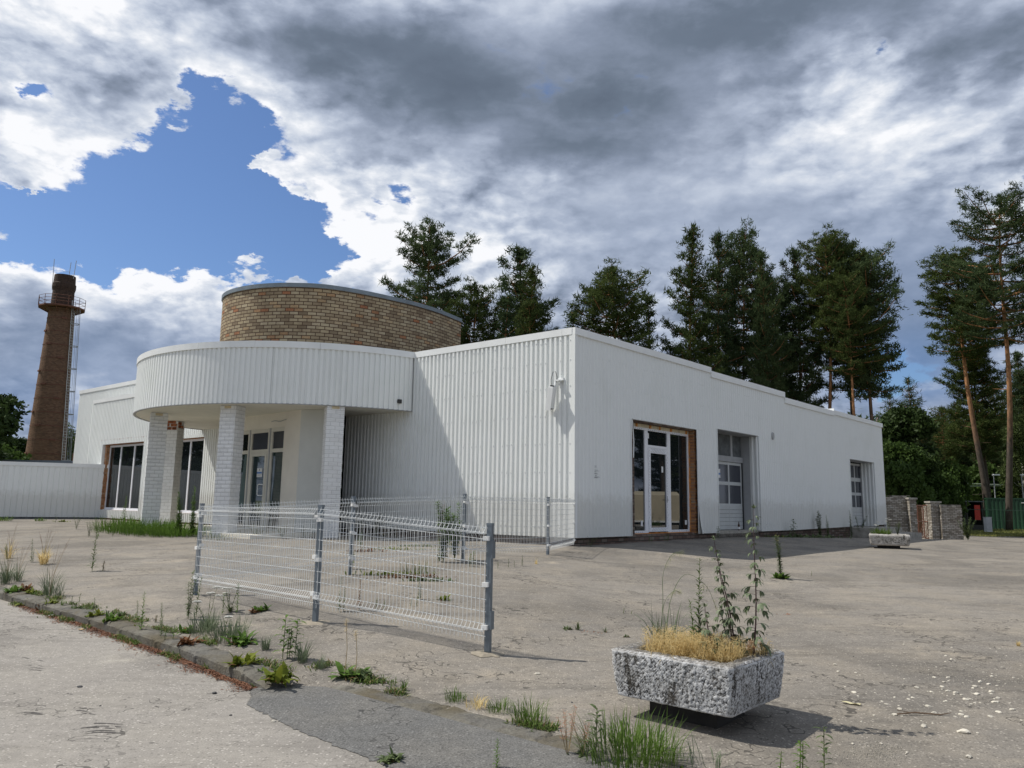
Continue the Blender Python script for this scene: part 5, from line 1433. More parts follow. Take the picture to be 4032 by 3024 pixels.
PINES = {
    'cone1': pine(1, 18, .16, 3.3, 'cone', 24, 'needle', 1.15),
    'cone2': pine(2, 18, .30, 2.9, 'cone', 24, 'needle2', 1.2),
    'dome1': pine(3, 18, .40, 3.0, 'dome', 24, 'needle', 1.0),
    'dome2': pine(4, 18, .48, 2.7, 'oval', 22, 'needle2', .95),
    'tall1': pine(5, 24, .62, 3.4, 'oval', 24, 'needle', .75, lean=.9),
    'tall2': pine(6, 27, .56, 4.4, 'dome', 24, 'needle2', .8, lean=1.6),
    'slim': pine(7, 14, .20, 1.5, 'cone', 16, 'needle2', 1.0),
    'open1': pine(8, 20, .38, 3.4, 'dome', 28, 'needle2', .85, lean=.5),
    'far1': pine(9, 16, .35, 2.4, 'cone', 9, 'needle2', .8, bl=.5), 'far2': pine(10, 16, .50, 2.2, 'oval', 9, 'needle', .7, bl=.5),
}
def place_tree(kind, x, y, H, rot, label, group, z0=-.2, name='pine_tree', wscale=1.0):
    cm, tm, h = PINES[kind]; k = H / h
    r = thing(name, label, 'tree', (x, y, z0), group); r.scale = (k * wscale, k * wscale, k); r.rotation_euler = (0, 0, rot)
    for nm, me in (('crown', cm), ('trunk', tm)):
        o = bpy.data.objects.new(nm, me); COL.objects.link(o); o.parent = r
    return r
def tree_px(kind, px, ytop, Yd, rot, label, group, wscale=1.0, **kw):
    """px, ytop in the 2212-wide view of the photo: where the tip stands"""
    q = aty(px * 1.8228, ytop * 1.8228, Yd); return place_tree(kind, float(q[0]), Yd, float(q[2]) + .2, rot, label, group, wscale=wscale, **kw)
G1 = 'pines rising behind the hall'
for a in [
    ('open1', 930, 484, 52, 1.0, 'wide open-crowned pine rising behind the right end of the brick drum', .86),
    ('dome1', 1030, 612, 50, 2.2, 'lower ragged pine filling the gap right of the drum end', .85),
    ('cone1', 975, 640, 56, .3, 'low pine hidden mostly behind the drum cap', .8),
    ('cone2', 1118, 538, 56, 3.2, 'pointed pine with a bare dark stem, left of the roof corner', 1.15),
    ('cone1', 1150, 575, 53, 5.1, 'bushy pine leaning against the pointed pine above the front parapet', .75),
    ('slim', 1098, 640, 49, 4.1, 'low dark pine in front of the pointed pine', 1.1),
    ('slim', 1238, 675, 60, .6, 'small pine tip just above the roof corner', 1.0),
    ('dome1', 1328, 578, 55, 2.5, 'separate broad pine standing just right of the roof corner', 1.1),
    ('slim', 1395, 640, 58, 1.4, 'narrow pine in the notch between the broad pine and the tall group', 1.0),
    ('cone1', 1488, 490, 54, 3.9, 'tallest dense dark pine at the left end of the tall group', .8),
    ('cone2', 1552, 504, 56, 5.6, 'pine with a forked tip, second in the tall group', .72),
    ('dome2', 1600, 502, 58, .2, 'pine with a leaning thin tip, third in the tall group', .62),
    ('cone2', 1645, 545, 55, 1.9, 'pine leaning right with orange stem low in its crown', .62),
    ('dome2', 1668, 600, 60, 3.4, 'thin see-through tree in the gap of the tall group', .7),
    ('cone2', 1712, 540, 57, 2.9, 'narrow pine tip left of the big central crown', .75),
    ('tall1', 1770, 512, 55, .5, 'high-crowned pine with a straight bare orange trunk behind the parapet', .85),
    ('dome2', 1815, 525, 56, 3.7, 'pine with a long arm reaching right at its top', .75),
    ('dome2', 1868, 545, 54, 1.2, 'rightmost pine of the tall group with tiers stepping down', .85),
    ('tall1', 1838, 600, 52, 2.1, 'lower pine with an orange trunk near the right end of the hall', .8),
]: tree_px(a[0], a[1], a[2], a[3], a[4], a[5], G1, a[6])
G2 = 'pines at the right edge'
tree_px('tall1', 2087, 548, 70, 2.6, 'tall leaning pine with a long bare orange trunk, left of the edge pair', G2, 1.15)
place_tree('tall2', 41.1, 64, 29.2, .0, 'tallest pine with thick orange trunk at the right edge', G2, wscale=1.0)
place_tree('tall1', 45.6, 74, 23, 2.9, 'thin trunk standing close behind the leaning bare pine', G2, wscale=.75)
for a in [('dome1', 2098, 758, 74, 1.1, 'dark full pine standing behind the leaning bare trunk', 1.0), ('cone2', 2196, 762, 78, 2.0, 'pine seen between the tallest trunk and the picture edge', 1.0),
          ('far1', 1962, 818, 82, 2.2, 'small pointed pine against the pale sky gap', 1.0), ('far1', 1925, 850, 85, .4, 'low pine beside the end corner of the hall', 1.0), ('cone1', 1935, 905, 70, .8, 'dark pine close behind the end corner of the hall', .8),
          ('far2', 2010, 905, 95, .4, 'far pine at the left of the woodland gap', 1.0), ('far2', 2035, 880, 92, 1.4, 'far pine in the middle of the woodland gap', 1.0), ('far1', 2060, 870, 96, 3.4, 'far pine at the right of the woodland gap', 1.0),
          ('far2', 2140, 830, 88, 4.4, 'far pine seen between the two tall bare trunks', 1.1), ('far1', 2165, 850, 90, 5.4, 'far dark pine behind the tallest trunk', 1.1), ('dome2', 2225, 800, 80, 5.4, 'far pine half cut by the right picture edge', 1.0), ('dome2', 2120, 900, 86, 5.0, 'shaded far pine above the dark shed', .9),
          ('cone2', 1985, 890, 72, 3.0, 'pointed pine rising over the rusty gate', .8), ('cone1', 2050, 930, 78, 1.0, 'full dark pine over the lower brick wall', .8), ('cone1', 1912, 930, 66, 4.0, 'shaded pine hugging the far hall corner', .7)]:
    tree_px(a[0], a[1], a[2], a[3], a[4], a[5], 'pines of the far wood', a[6])
# the wood behind as one mass: trunks and dark foliage
rs = np.random.RandomState(5); rnd = random.Random(5)
tb = MB(); C = []
for k in range(170):
    Yd = rnd.uniform(96, 150); px = rnd.uniform(3350, 4300); x = (px - 2016) / 3062 * Yd; H = rnd.uniform(12, 17) * Yd / 120 * .95
    tb.tube([(x, Yd, -.25), (x + rnd.uniform(-.4, .4), Yd, H)], [.17, .05], 5, False)
    for j in range(26): C.append((x + rnd.gauss(0, 1.3), Yd + rnd.gauss(0, 1.3), H * rnd.uniform(.28, 1.0) ** .8))
for k in range(500):
    Yd = rnd.uniform(90, 150); px = rnd.uniform(3350, 4300); C.append(((px - 2016) / 3062 * Yd, Yd, rnd.uniform(0, 4.5)))
for k in range(900):
    Yd = rnd.uniform(152, 165); px = rnd.uniform(3300, 4350); C.append(((px - 2016) / 3062 * Yd, Yd, rnd.uniform(0, 13)))
V, k_ = tri_cloud(np.array(C), np.full(len(C), 1.0), 22, .9, .16, rs, up=.2)
wd = bpy.data.objects.new('distant_wood', mesh_np('distant_wood', V, k_, MAT['needle2'])); COL.objects.link(wd); tag(wd, 'dark far pine wood closing the view behind the green container', 'wood', kind='stuff')
o = tb.build('distant_trunks', MAT['bark']); tag(o, 'crowded thin trunks of the far pine wood', 'wood', kind='stuff')

def leafy(seed, H, W, cb, n, mat, bark, leafL=.28, leafW=.10, lobes=14, droop=False):
    rs = np.random.RandomState(seed); rnd = random.Random(seed); tb = MB()
    tb.tube([(0, 0, 0), (.1, 0, H * .4), (0, .1, H * .85)], [.02 * H, .014 * H, .03], 7)
    C = []
    for k in range(lobes):
        t = rnd.random(); z = H * (cb + (1 - cb) * t); w = W * math.sin(math.pi * min(.93, .15 + t * .8)) ** .7; a = rnd.random() * 6.28; r = w * rnd.uniform(.2, .75)
        c = np.array([r * math.cos(a), r * math.sin(a), z - .1 * H * (t > .9)]); tb.tube([(0, 0, z * .7), tuple(c)], [.05, .015], 4, False)
        R = W * rnd.uniform(.28, .5)
        for j in range(n // lobes):
            d = rs.normal(size=3); d /= np.linalg.norm(d); C.append(c + d * R * rnd.uniform(.5, 1.0) * np.array([1, 1, 1.5 if droop else .8]))
    V, k_ = tri_cloud(np.array(C), np.full(len(C), .25), 12, leafL, leafW, rs, up=-.6 if droop else .1, quad=True)
    cm = mesh_np('crown', V, 4, MAT[mat]); tm = bpy.data.meshes.new('trunk'); tm.from_pydata(tb.V, [], tb.F); tm.materials.append(MAT[bark]); tm.update()
    return cm, tm, H
PINES['leafy1'] = leafy(11, 8, 2.8, .12, 1500, 'leafd', 'barkd', lobes=20)
PINES['leafy2'] = leafy(12, 8, 3.2, .05, 1500, 'leaf', 'barkd', lobes=18)
PINES['maple'] = leafy(13, 11, 4.2, .25, 1900, 'leafd', 'barkd', .34, .13, 24)
PINES['birch'] = leafy(14, 12, 2.4, .2, 1500, 'birchleaf', 'birchbark', .2, .07, 22, True)
PINES['bush'] = leafy(15, 3, 2.0, .02, 800, 'leaf', 'barkd', .2, .08, 10)
GL = 'leafy trees of the background'
tree_px('leafy1', 1955, 880, 66, 1.1, 'green broadleaf tree beside the end corner of the hall', GL, 1.0, name='broadleaf_tree')
tree_px('leafy2', 1930, 950, 62, 2.1, 'lower leafy tree tucked against the hall end', GL, 1.0, name='broadleaf_tree')
tree_px('leafy1', 1985, 950, 75, 3.1, 'dark leafy tree behind the brick wall', GL, .6, name='broadleaf_tree')
tree_px('birch', 1188, 684, 66, .3, 'pale birch tip just left of the roof corner', GL, .8, name='birch_tree')
tree_px('birch', 2200, 880, 76, 1.7, 'drooping birch at the right picture edge above the container', GL, .9, name='birch_tree')
tree_px('birch', 165, 905, 96, 1.3, 'tall birch half hidden behind the chimney ladder', GL, 1.0, name='birch_tree')
tree_px('leafy1', 38, 945, 92, 2.7, 'round dark tree left of the chimney foot', GL, .9, name='broadleaf_tree')
tree_px('leafy1', 4, 942, 88, .7, 'dark tree at the left picture edge behind the low wall', GL, .7, name='broadleaf_tree')
tree_px('bush', 16, 985, 70, .7, 'light green bush top above the low wall at the left edge', GL, 1.0, name='broadleaf_bush')
q = aty(-160 * 1.0, 1650, 44); place_tree('maple', float(q[0]) + .3, 44, 8.6, .5, 'near dark tree whose branch hangs in from the left edge', GL, name='broadleaf_tree')
for i, (px, yt, Yd) in enumerate([(2050, 1015, 72), (2020, 1035, 62), (2120, 1015, 84), (1955, 1015, 58)]):
    tree_px('bush', px, yt, Yd, i * 1.3, ['bright green bush behind the lower brick wall', 'bright green bush above the brick pier', 'green bush left of the dark shed', 'dark bush behind the taller brick wall'][i], 'bushes behind the brick walls', .75, name='broadleaf_bush')
# woods off to either side: they stand outside the frame and darken the mirrored glass
i = 0
for (x, y, H) in [(58, 26, 20), (62, 33, 22), (57, 40, 21), (66, 46, 23), (72, 38, 24), (61, 52, 21), (70, 58, 23), (76, 50, 22), (55, 20, 20), (64, 42, 18), (80, 62, 24), (78, 30, 24)]:
    place_tree(['cone1', 'tall2', 'dome1'][i % 3], x, y, H, i * 1.7, 'pine of the wood beyond the truck mirrored in the side door', 'pines mirrored in the side door', wscale=1.3); i += 1
for (x, y, H) in [(-44, 40, 17), (-50, 46, 19), (-47, 53, 18), (-56, 50, 20), (-60, 60, 20), (-52, 62, 19), (-66, 54, 21), (-40, 33, 16), (-55, 38, 19), (-62, 44, 20), (-48, 30, 18)]:
    place_tree(['cone1', 'dome1', 'cone2'][i % 3], x, y, H, i * 1.7, 'pine mirrored as black foliage in the shop windows', 'pines mirrored in the shop windows', wscale=1.3); i += 1
# ------------------------------------------------------------------ weeds
MAT['g_fresh'] = leaf_mat('fresh_weed_green', (.06, .12, .02), (.13, .22, .04), (.22, .28, .06), scale=6, trans=.3)
MAT['g_dull'] = leaf_mat('dull_weed_green', (.06, .09, .035), (.13, .17, .07), (.20, .22, .10), scale=6, trans=.25)
MAT['g_yell'] = leaf_mat('yellowed_dock_leaf', (.09, .13, .015), (.20, .22, .03), (.34, .20, .04), scale=8, trans=.25)
MAT['g_red'] = leaf_mat('reddened_leaf', (.09, .05, .025), (.20, .09, .04), (.30, .16, .06), scale=8, trans=.2)
MAT['g_grass'] = leaf_mat('grass_blade', (.06, .12, .02), (.13, .20, .04), (.30, .30, .12), scale=6, trans=.3)
MAT['g_blue'] = leaf_mat('blue_green_grass', (.10, .13, .08), (.18, .22, .13), (.32, .33, .20), scale=6, trans=.3)
MAT['g_dry'] = leaf_mat('dry_straw', (.55, .42, .20), (.80, .66, .36), (.88, .78, .5), scale=6, trans=.5)
MAT['g_cover'] = leaf_mat('ground_cover_green', (.07, .11, .025), (.14, .20, .05), (.22, .24, .08), scale=3, trans=.3)
MAT['g_plume'] = leaf_mat('pale_plume', (.34, .36, .16), (.52, .52, .28), scale=6, trans=.3)
MAT['g_purple'] = leaf_mat('purplish_seedhead', (.20, .13, .12), (.34, .24, .20), scale=6, trans=.2)
MAT['g_silver'] = leaf_mat('silvery_mugwort_leaf', (.08, .11, .05), (.20, .24, .15), (.42, .44, .34), scale=12, trans=.15)
MAT['g_rusty'] = leaf_mat('rusty_sorrel', (.24, .08, .04), (.45, .20, .10), (.5, .3, .16), scale=12, trans=.2)
MAT['petal'] = leaf_mat('white_flower', (.60, .60, .56), (.78, .78, .74), scale=12, trans=.2)
MAT['yellowf'] = leaf_mat('yellow_flower', (.5, .45, .05), (.65, .6, .1), scale=12, trans=.2)
MAT['stem'] = M('green_stem', (.12, .15, .05), .8, var=.2, scale=8)
MAT['stemd'] = M('dark_red_stem', (.07, .035, .035), .8, var=.2, scale=8)
MAT['stemdry'] = M('dry_stem', (.32, .24, .13), .8, var=.2, scale=8)

def leaf(b, p, a, el, L, W, droop, seg=3, tip=.0):
    """pointed bent blade: starts at p heading (a, el), bends down by droop in all"""
    p = Vector(p); side = Vector((-math.sin(a), math.cos(a), 0)); pv = None; e = el
    for k in range(seg + 1):
        t = k / seg; w_ = W * (math.sin(math.pi * min(1, .18 + t * .82)) if k < seg else 0) * .5 * (1.1 if k else .5)
        l, r = p - side * w_, p + side * w_
        if k == seg: ci = [len(b.V)]; b.V.append(tuple(p))
        else: ci = [len(b.V), len(b.V) + 1]; b.V += [tuple(l), tuple(r)]
        if pv: b.F.append([pv[0], pv[1], ci[1], ci[0]] if len(ci) == 2 else [pv[0], pv[1], ci[0]])
        pv = ci; p = p + Vector((math.cos(a) * math.cos(e), math.sin(a) * math.cos(e), math.sin(e))) * (L / seg); e -= droop / seg
def gblade(b, p, a, h, W, bend, seg=4):
    leaf(b, p, a, math.pi / 2 - bend * .15, h, W, bend, seg)
def top(b, p, r, n, rnd, h=.0):
    for k in range(n):
        a = rnd.random() * 6.28; q = r * math.sqrt(rnd.random()); x, y = p[0] + q * math.cos(a), p[1] + q * math.sin(a); z = p[2] + h * rnd.random(); s = r * .30
        b.poly([(x - s, y - s * .4, z), (x + s * .3, y - s, z + s * .3), (x + s, y + s * .5, z), (x - s * .3, y + s, z + s * .3)])

def weed(kind, x, y, z, h, label, group=None, seed=None, cat='weed', name=None, col=None, n=None, spread=None):
    seed = seed if seed is not None else int(abs(x * 997 + y * 131 + h * 57)); rnd = random.Random(seed)
    S = MB(); Lf = MB(); Fl = MB(); U = rnd.uniform
    lm, smat, fm = 'g_dull', 'stem', 'petal'; nm = 'weed'
    if kind == 'horseweed':
        nm = 'fleabane_weed'; lm = col or 'g_dull'; n = n or 1
        for q in range(n):
            sx, sy = x + U(-.06, .06) * (q > 0), y + U(-.06, .06) * (q > 0); hh = h * (1 if q == 0 else U(.5, .9)); lx, ly = U(-.06, .06) * hh, U(-.05, .05) * hh
            pts = [(sx + lx * t * t, sy + ly * t * t, z + hh * t) for t in (0, .3, .6, .85, 1)]; S.tube(pts, [.005 * hh * 1.4, .005 * hh, .004 * hh, .003 * hh, .0015], 4, False)
            m_ = int(38 + 60 * hh)
            for k in range(m_):
                t = .04 + .96 * k / m_; L = hh * U(.10, .17) * (1.15 - .75 * t) + .012; a = k * 2.4 + U(-.3, .3)
                leaf(Lf, (sx + lx * t * t, sy + ly * t * t, z + hh * t), a, U(.2, .9), L, L * .17 + .003, 1.1, 2)
    elif kind == 'rosette':
        nm = 'dock_plant'; lm = col or 'g_yell'; n = int((n or 16) * 3)
        for k in range(n):
            a = k * 2.4 + U(-.4, .4); L = h * U(.35, 1.0); r_ = h * .45; leaf(Lf, (x + U(-r_, r_), y + U(-r_, r_), z), a, U(.35, 1.4), L, L * U(.2, .34), U(.5, 2.4), 4)
        for k in range(n // 4): a = U(0, 6.28); L = h * U(.5, .9); leaf(Fl, (x + U(-.03, .03), y + U(-.03, .03), z + .004), a, U(.05, .5), L, L * .22, U(.2, .7), 3)
        fm = 'g_red'; S.tube([(x, y, z - .01), (x, y, z + .03)], .008, 5)
    elif kind in ('grass', 'drygrass'):
        nm = 'grass_tuft'; lm = col or 'g_grass'; n = int((n or 60) * 1.6); sp = spread or h * .3
        for k in range(n):
            a = U(0, 6.28); r_ = sp * math.sqrt(rnd.random()) * .6; px_, py_ = x + r_ * math.cos(a), y + r_ * math.sin(a)
            gblade(Lf, (px_, py_, gz(px_, py_) - .003 if z < 5 and cat != 'planted' else z), a + U(-.8, .8), h * U(.3, 1.1), U(.0025, .0055) * (1 + h) * (1 + max(0, y - 12) * .12), U(.2, 2.0))
        if kind == 'drygrass':
            for k in range(max(3, n // 12)):
                a = U(0, 6.28); hh = h * U(1.2, 1.8); lx = U(-.25, .25) * hh; pts = [(x + lx * t * t, y + .3 * lx * t * t, z + hh * t) for t in (0, .4, .8, 1)]; S.tube(pts, [.0022, .002, .0015, .001], 3, False)
                for j in range(22): t = U(.80, 1.02); leaf(Fl, (x + lx * t * t, y + .3 * lx * t * t, z + hh * t), U(0, 6.28), U(.6, 1.4), .035, .006, .3, 1)
            fm = 'g_purple'; smat = 'stemdry'
    elif kind == 'yarrow':
        nm = 'yarrow_plant'; lm = 'g_dull'
        for k in range(n or 5):
            lx, ly = U(-.13, .13), U(-.13, .13); hh = h * U(.65, 1.05); S.tube([(x + lx * t, y + ly * t, z + hh * t) for t in (0, .5, 1)], [.004, .003, .002], 3, False)
            [top(Fl, (x + lx, y + ly, z + hh + .004 * q_), U(.032, .048), 30, rnd, .010) for q_ in range(3)]
            for j in range(18): t = U(.05, .8); leaf(Lf, (x + lx * t, y + ly * t, z + hh * t), U(0, 6.28), U(.2, .9), .05, .01, .6, 2)
        for k in range(40): a = U(0, 6.28); leaf(Lf, (x, y, z), a, U(.3, 1.2), h * U(.2, .4), .012, .6, 3)
    elif kind == 'bush':
        nm = 'goldenrod_plant'; lm = col or 'g_fresh'
        for q in range(n or 7):
            a0 = U(0, 6.28); hh = h * U(.6, 1.05); r_ = (spread or .18) * h; lx, ly = r_ * math.cos(a0) * U(.3, 1.6), r_ * math.sin(a0) * U(.3, 1.6)
            S.tube([(x + lx * t ** 1.3, y + ly * t ** 1.3, z + hh * t) for t in (0, .35, .7, 1)], [.005 * h, .005 * h, .003 * h, .0015], 4, False)
            m_ = int(95 * hh + 34)
            for k in range(m_):
                t = .1 + .9 * k / m_; L = h * U(.07, .13); leaf(Lf, (x + lx * t ** 1.3, y + ly * t ** 1.3, z + hh * t), k * 2.4, U(-.1, .7), L, L * .26, .8, 2)
            if spread: pass
    elif kind == 'mugwort':
        nm = 'mugwort_stalk'; lm = 'g_silver'; smat = 'stemd'; lx, ly = (spread or 0) * h, U(-.03, .03) * h
        P = lambda t: (x + lx * t + .015 * math.sin(t * 5), y + ly * t, z + h * t)
        S.tube([P(t / 8) for t in range(9)], [.0075 - .0007 * k for k in range(9)], 5, False)
        m_ = n or 24
        for k in range(m_):
            t = .10 + .88 * k / m_; a = k * 2.4 + U(-.4, .4); L = U(.06, .115) * (1.25 - .7 * t); b0 = Vector(P(t)); pet = Vector((math.cos(a), math.sin(a), U(-.2, .35))) * L * .5; S.tube([tuple(b0), tuple(b0 + pet)], .0016, 3, False)
            for j in (-1.1, -.6, 0, .6, 1.1): leaf(Lf, tuple(b0 + pet), a + j, U(-.7, .15), L * U(.7, 1), L * .24, 1.5, 3)
        for j in range(10): leaf(Lf, P(1), U(0, 6.28), U(.3, 1.3), .045, .014, 1.0, 2)
    elif kind == 'sorrel':
        nm = 'sorrel_plant'; lm = 'g_dull'; fm = 'g_rusty'; smat = 'stemdry'
        for q in range(n or 4):
            lx, ly = U(-.08, .08), U(-.06, .06); hh = h * U(.7, 1.05); P = lambda t: (x + lx * t, y + ly * t, z + hh * t)
            S.tube([P(0), P(.5), P(1)], [.003, .0025, .001], 3, False)
            for j in range(int(70 * max(.35, h))): t = U(.4, 1.0); s = U(.0, .045) * (1.1 - t); a = U(0, 6.28); p_ = P(t); top(Fl, (p_[0] + s * math.cos(a), p_[1] + s * math.sin(a), p_[2]), .012, 3, rnd, .01)
        for k in range(10): leaf(Lf, (x, y, z), U(0, 6.28), U(.3, 1.1), h * U(.15, .3), .02, .8, 3)
    elif kind == 'seedling':
        nm = 'willowherb_plant'; lm = col or 'g_fresh'
        for q in range(n or 2):
            ox, oy = x + U(-.07, .07) * (q > 0) * 1.6, y + U(-.05, .05) * (q > 0); hh = h * (1 if q == 0 else U(.6, 1)); S.tube([(ox, oy, z), (ox + .01, oy, z + hh)], [.004, .0025], 4, False)
            for k in range(int(10 + 12 * hh / .3)):
                t = .12 + .88 * k / int(10 + 12 * hh / .3); L = hh * U(.20, .32); leaf(Lf, (ox + .01 * t, oy, z + hh * t), k * 1.9, U(.1, .7), L, L * .26, 1.2, 3)
    elif kind == 'dockspike':
        nm = 'dock_plant'; lm = col or 'g_dull'; fm = 'g_dry'; smat = 'stemdry'
        for q in range(n or 2):
            ox = x + .09 * q - .04; hh = h * (1 - .2 * q); S.tube([(ox, y, z), (ox + .01, y, z + hh * .5), (ox - .01, y, z + hh)], [.004, .003, .002], 4, False)
            for j in range(40): t = U(.78, 1.0); top(Fl, (ox - .01 + U(-.014, .014), y + U(-.01, .01), z + hh * t), .012, 3, rnd, .02)
        for k in range(22): L = h * U(.22, .42); leaf(Lf, (x + U(-.10, .12), y + U(-.06, .06), z), U(0, 6.28), U(.3, 1.2), L, L * .3, 1.0, 4)
    elif kind == 'mat':
        nm = 'creeping_weed'; lm = col or 'g_dull'; sp = spread or .2
        for k in range(n or 90):
            ox, oy = x + rnd.gauss(0, sp), y + rnd.gauss(0, sp * .22) - .0; zz_ = gz(ox, oy); leaf(Lf, (ox, oy, zz_), U(0, 6.28), U(.1, 1.1), h * U(.4, 1.1), h * .28, .6, 2)
    elif kind == 'straw':
        nm = 'dry_plant'; lm = 'g_dry'; sp = spread or .15
        for k in range(n or 300):
            a = U(0, 6.28); r_ = sp * math.sqrt(rnd.random()); leaf(Lf, (x + r_ * math.cos(a), y + r_ * math.sin(a), z + h * U(0, .3)), U(0, 6.28), U(.1, 1.5), h * U(.5, 1.1), .0035, U(-1.5, 3.0), 4)
        for k in range((n or 300) // 2):
            a = U(0, 6.28); r_ = sp * 1.1 * math.sqrt(rnd.random()); q = (x + r_ * math.cos(a), y + r_ * math.sin(a), z + h * U(.5, 1)); top(Fl, q, .018, 3, rnd, .02)
        fm = 'g_dry'
    r = thing(name or nm, label, 'plant' if kind not in ('grass', 'drygrass', 'straw') else 'grass', (x, y, z), group)
    if S.V: S.build('stem', MAT[smat], r)
    if Lf.V: Lf.build('leaves', MAT[lm], r)
    if Fl.V: Fl.build('withered_leaves' if kind == 'rosette' else 'flower_head', MAT[fm], r)
    return r
def before_walls(x, y):
    """weeds root in front of a wall, never inside it"""
    for (O_, dr, n_, s0, s1, off) in [(A_, (.668, .7441), (-.7441, .668), 0, 21.0, .30), (A_, (.668, .7441), (-.7441, .668), 21.0, 27, 1.0), (A_, (-.775, .632), (.632, .775), 0, 9.4, .30),
                                      ((-20.7, 38.5), (.766, -.643), (.643, .766), -5, 12, .35), (P0, (.728, -.685), (.685, .728), .6, 5.4, 2.2), (P0, (.728, -.685), (.685, .728), -3.2, .6, 2.7)]:
        k = (O_[0] * n_[0] + O_[1] * n_[1] - off) / (x * n_[0] + y * n_[1])
        if 0 < k < 1:
            X_, Y_ = x * k, y * k; s = (X_ - O_[0]) * dr[0] + (Y_ - O_[1]) * dr[1]
            if s0 <= s <= s1: x, y = X_, Y_
    return x, y
def wp(kind, px, py, h, label, group=None, **kw):
    x, y, z = gpt(px, py); x, y = before_walls(x, y); z = gz(x, y); return weed(kind, x, y, z, h, label, group, **kw)

GK = 'plants along the kerb'
rnd = random.Random(31); b = MB(); b2 = MB()
for k in range(26000):
    s = rnd.uniform(-13.5, .5); d = rnd.choice([kd(s) - abs(rnd.gauss(.01, .04)), kd(s) + .30 + rnd.gauss(0, .06)]) if s < -6.1 else rnd.gauss(4.57, .06)
    if mnoise.noise(Vector((s * 2.1, d * 2, 7))) < (.02 if s < -6 else .12): continue
    if kd(s) < d < kd(s) + .2 and s < -6.1: continue
    x, y = sd(s, d); z = gz(x, y) if d > kd(s) else .004
    (leaf if True else None)(b if rnd.random() < .8 else b2, (x, y, z), rnd.random() * 6.28, rnd.uniform(.1, 1.3), rnd.uniform(.02, .08), rnd.uniform(.005, .014), .9, 2)
tag(b.build('kerb_ground_cover', MAT['g_cover']), 'sparse low green growth along both sides of the kerb', 'ground cover', kind='stuff')
tag(b2.build('kerb_dead_growth', leaf_mat('dead_growth', (.16, .11, .06), (.32, .24, .13), (.42, .34, .2), scale=6, trans=.2)), 'dead straw-coloured growth along both sides of the kerb', 'ground cover', kind='stuff')
# along the kerb foot, from the left edge to the asphalt patch (photo pixels)
for (k, px, py, h, lab, kw) in [
    ('rosette', 45, 2352, .17, 'bright green clump at the left end of the kerb, first in the gutter', dict(col='g_fresh')),
    ('rosette', 112, 2385, .16, 'green dock clump in the gutter beside the white flattened cup', {}),
    ('rosette', 165, 2405, .13, 'brownish dock low in the gutter, third from the left', dict(col='g_red')),
    ('rosette', 203, 2402, .13, 'small yellow-green dock just past the brownish one', {}),
    ('grass', 235, 2420, .15, 'thin grass wisp in the gutter among the docks', dict(n=30)),
    ('mat', 275, 2432, .07, 'dull green creeping patch spilling over the kerb face', dict(n=220, spread=.16, col='g_dull')),
    ('mat', 340, 2445, .06, 'grey-green feathery patch trailing down the kerb', dict(n=200, spread=.15, col='g_silver')),
    ('rosette', 375, 2452, .14, 'dock with brown lower leaves in the middle of the gutter row', {}),
    ('rosette', 437, 2482, .16, 'bright yellow-green dock, taller one of the middle pair', dict(col='g_fresh')),
    ('rosette', 512, 2508, .17, 'dense yellow-green dock with bent leaves beside the tall fleabane', {}),
    ('horseweed', 553, 2510, .42, 'tall green fleabane stalk rising in front of the kerb', dict(col='g_fresh')),
    ('horseweed', 632, 2520, .22, 'small fleabane before the bare stretch of kerb', {}),
    ('seedling', 678, 2545, .16, 'little upright seedling at the foot of the bare kerb', {}),
    ('rosette', 733, 2575, .17, 'red-leaved dock standing out against the kerb', dict(col='g_red')),
    ('rosette', 950, 2645, .18, 'big green dock by the crumpled packet, left of the final pair', dict(n=20)),
    ('rosette', 1095, 2690, .19, 'big yellow-green dock at the corner of the asphalt patch', dict(n=22)),
    ('mat', 1010, 2665, .05, 'tiny green sprigs between the last two docks', dict(n=50, spread=.05, col='g_fresh')),
]: wp(k, px, py, h * 1.05, lab, GK, **kw)
GT = 'plants growing behind the kerb'
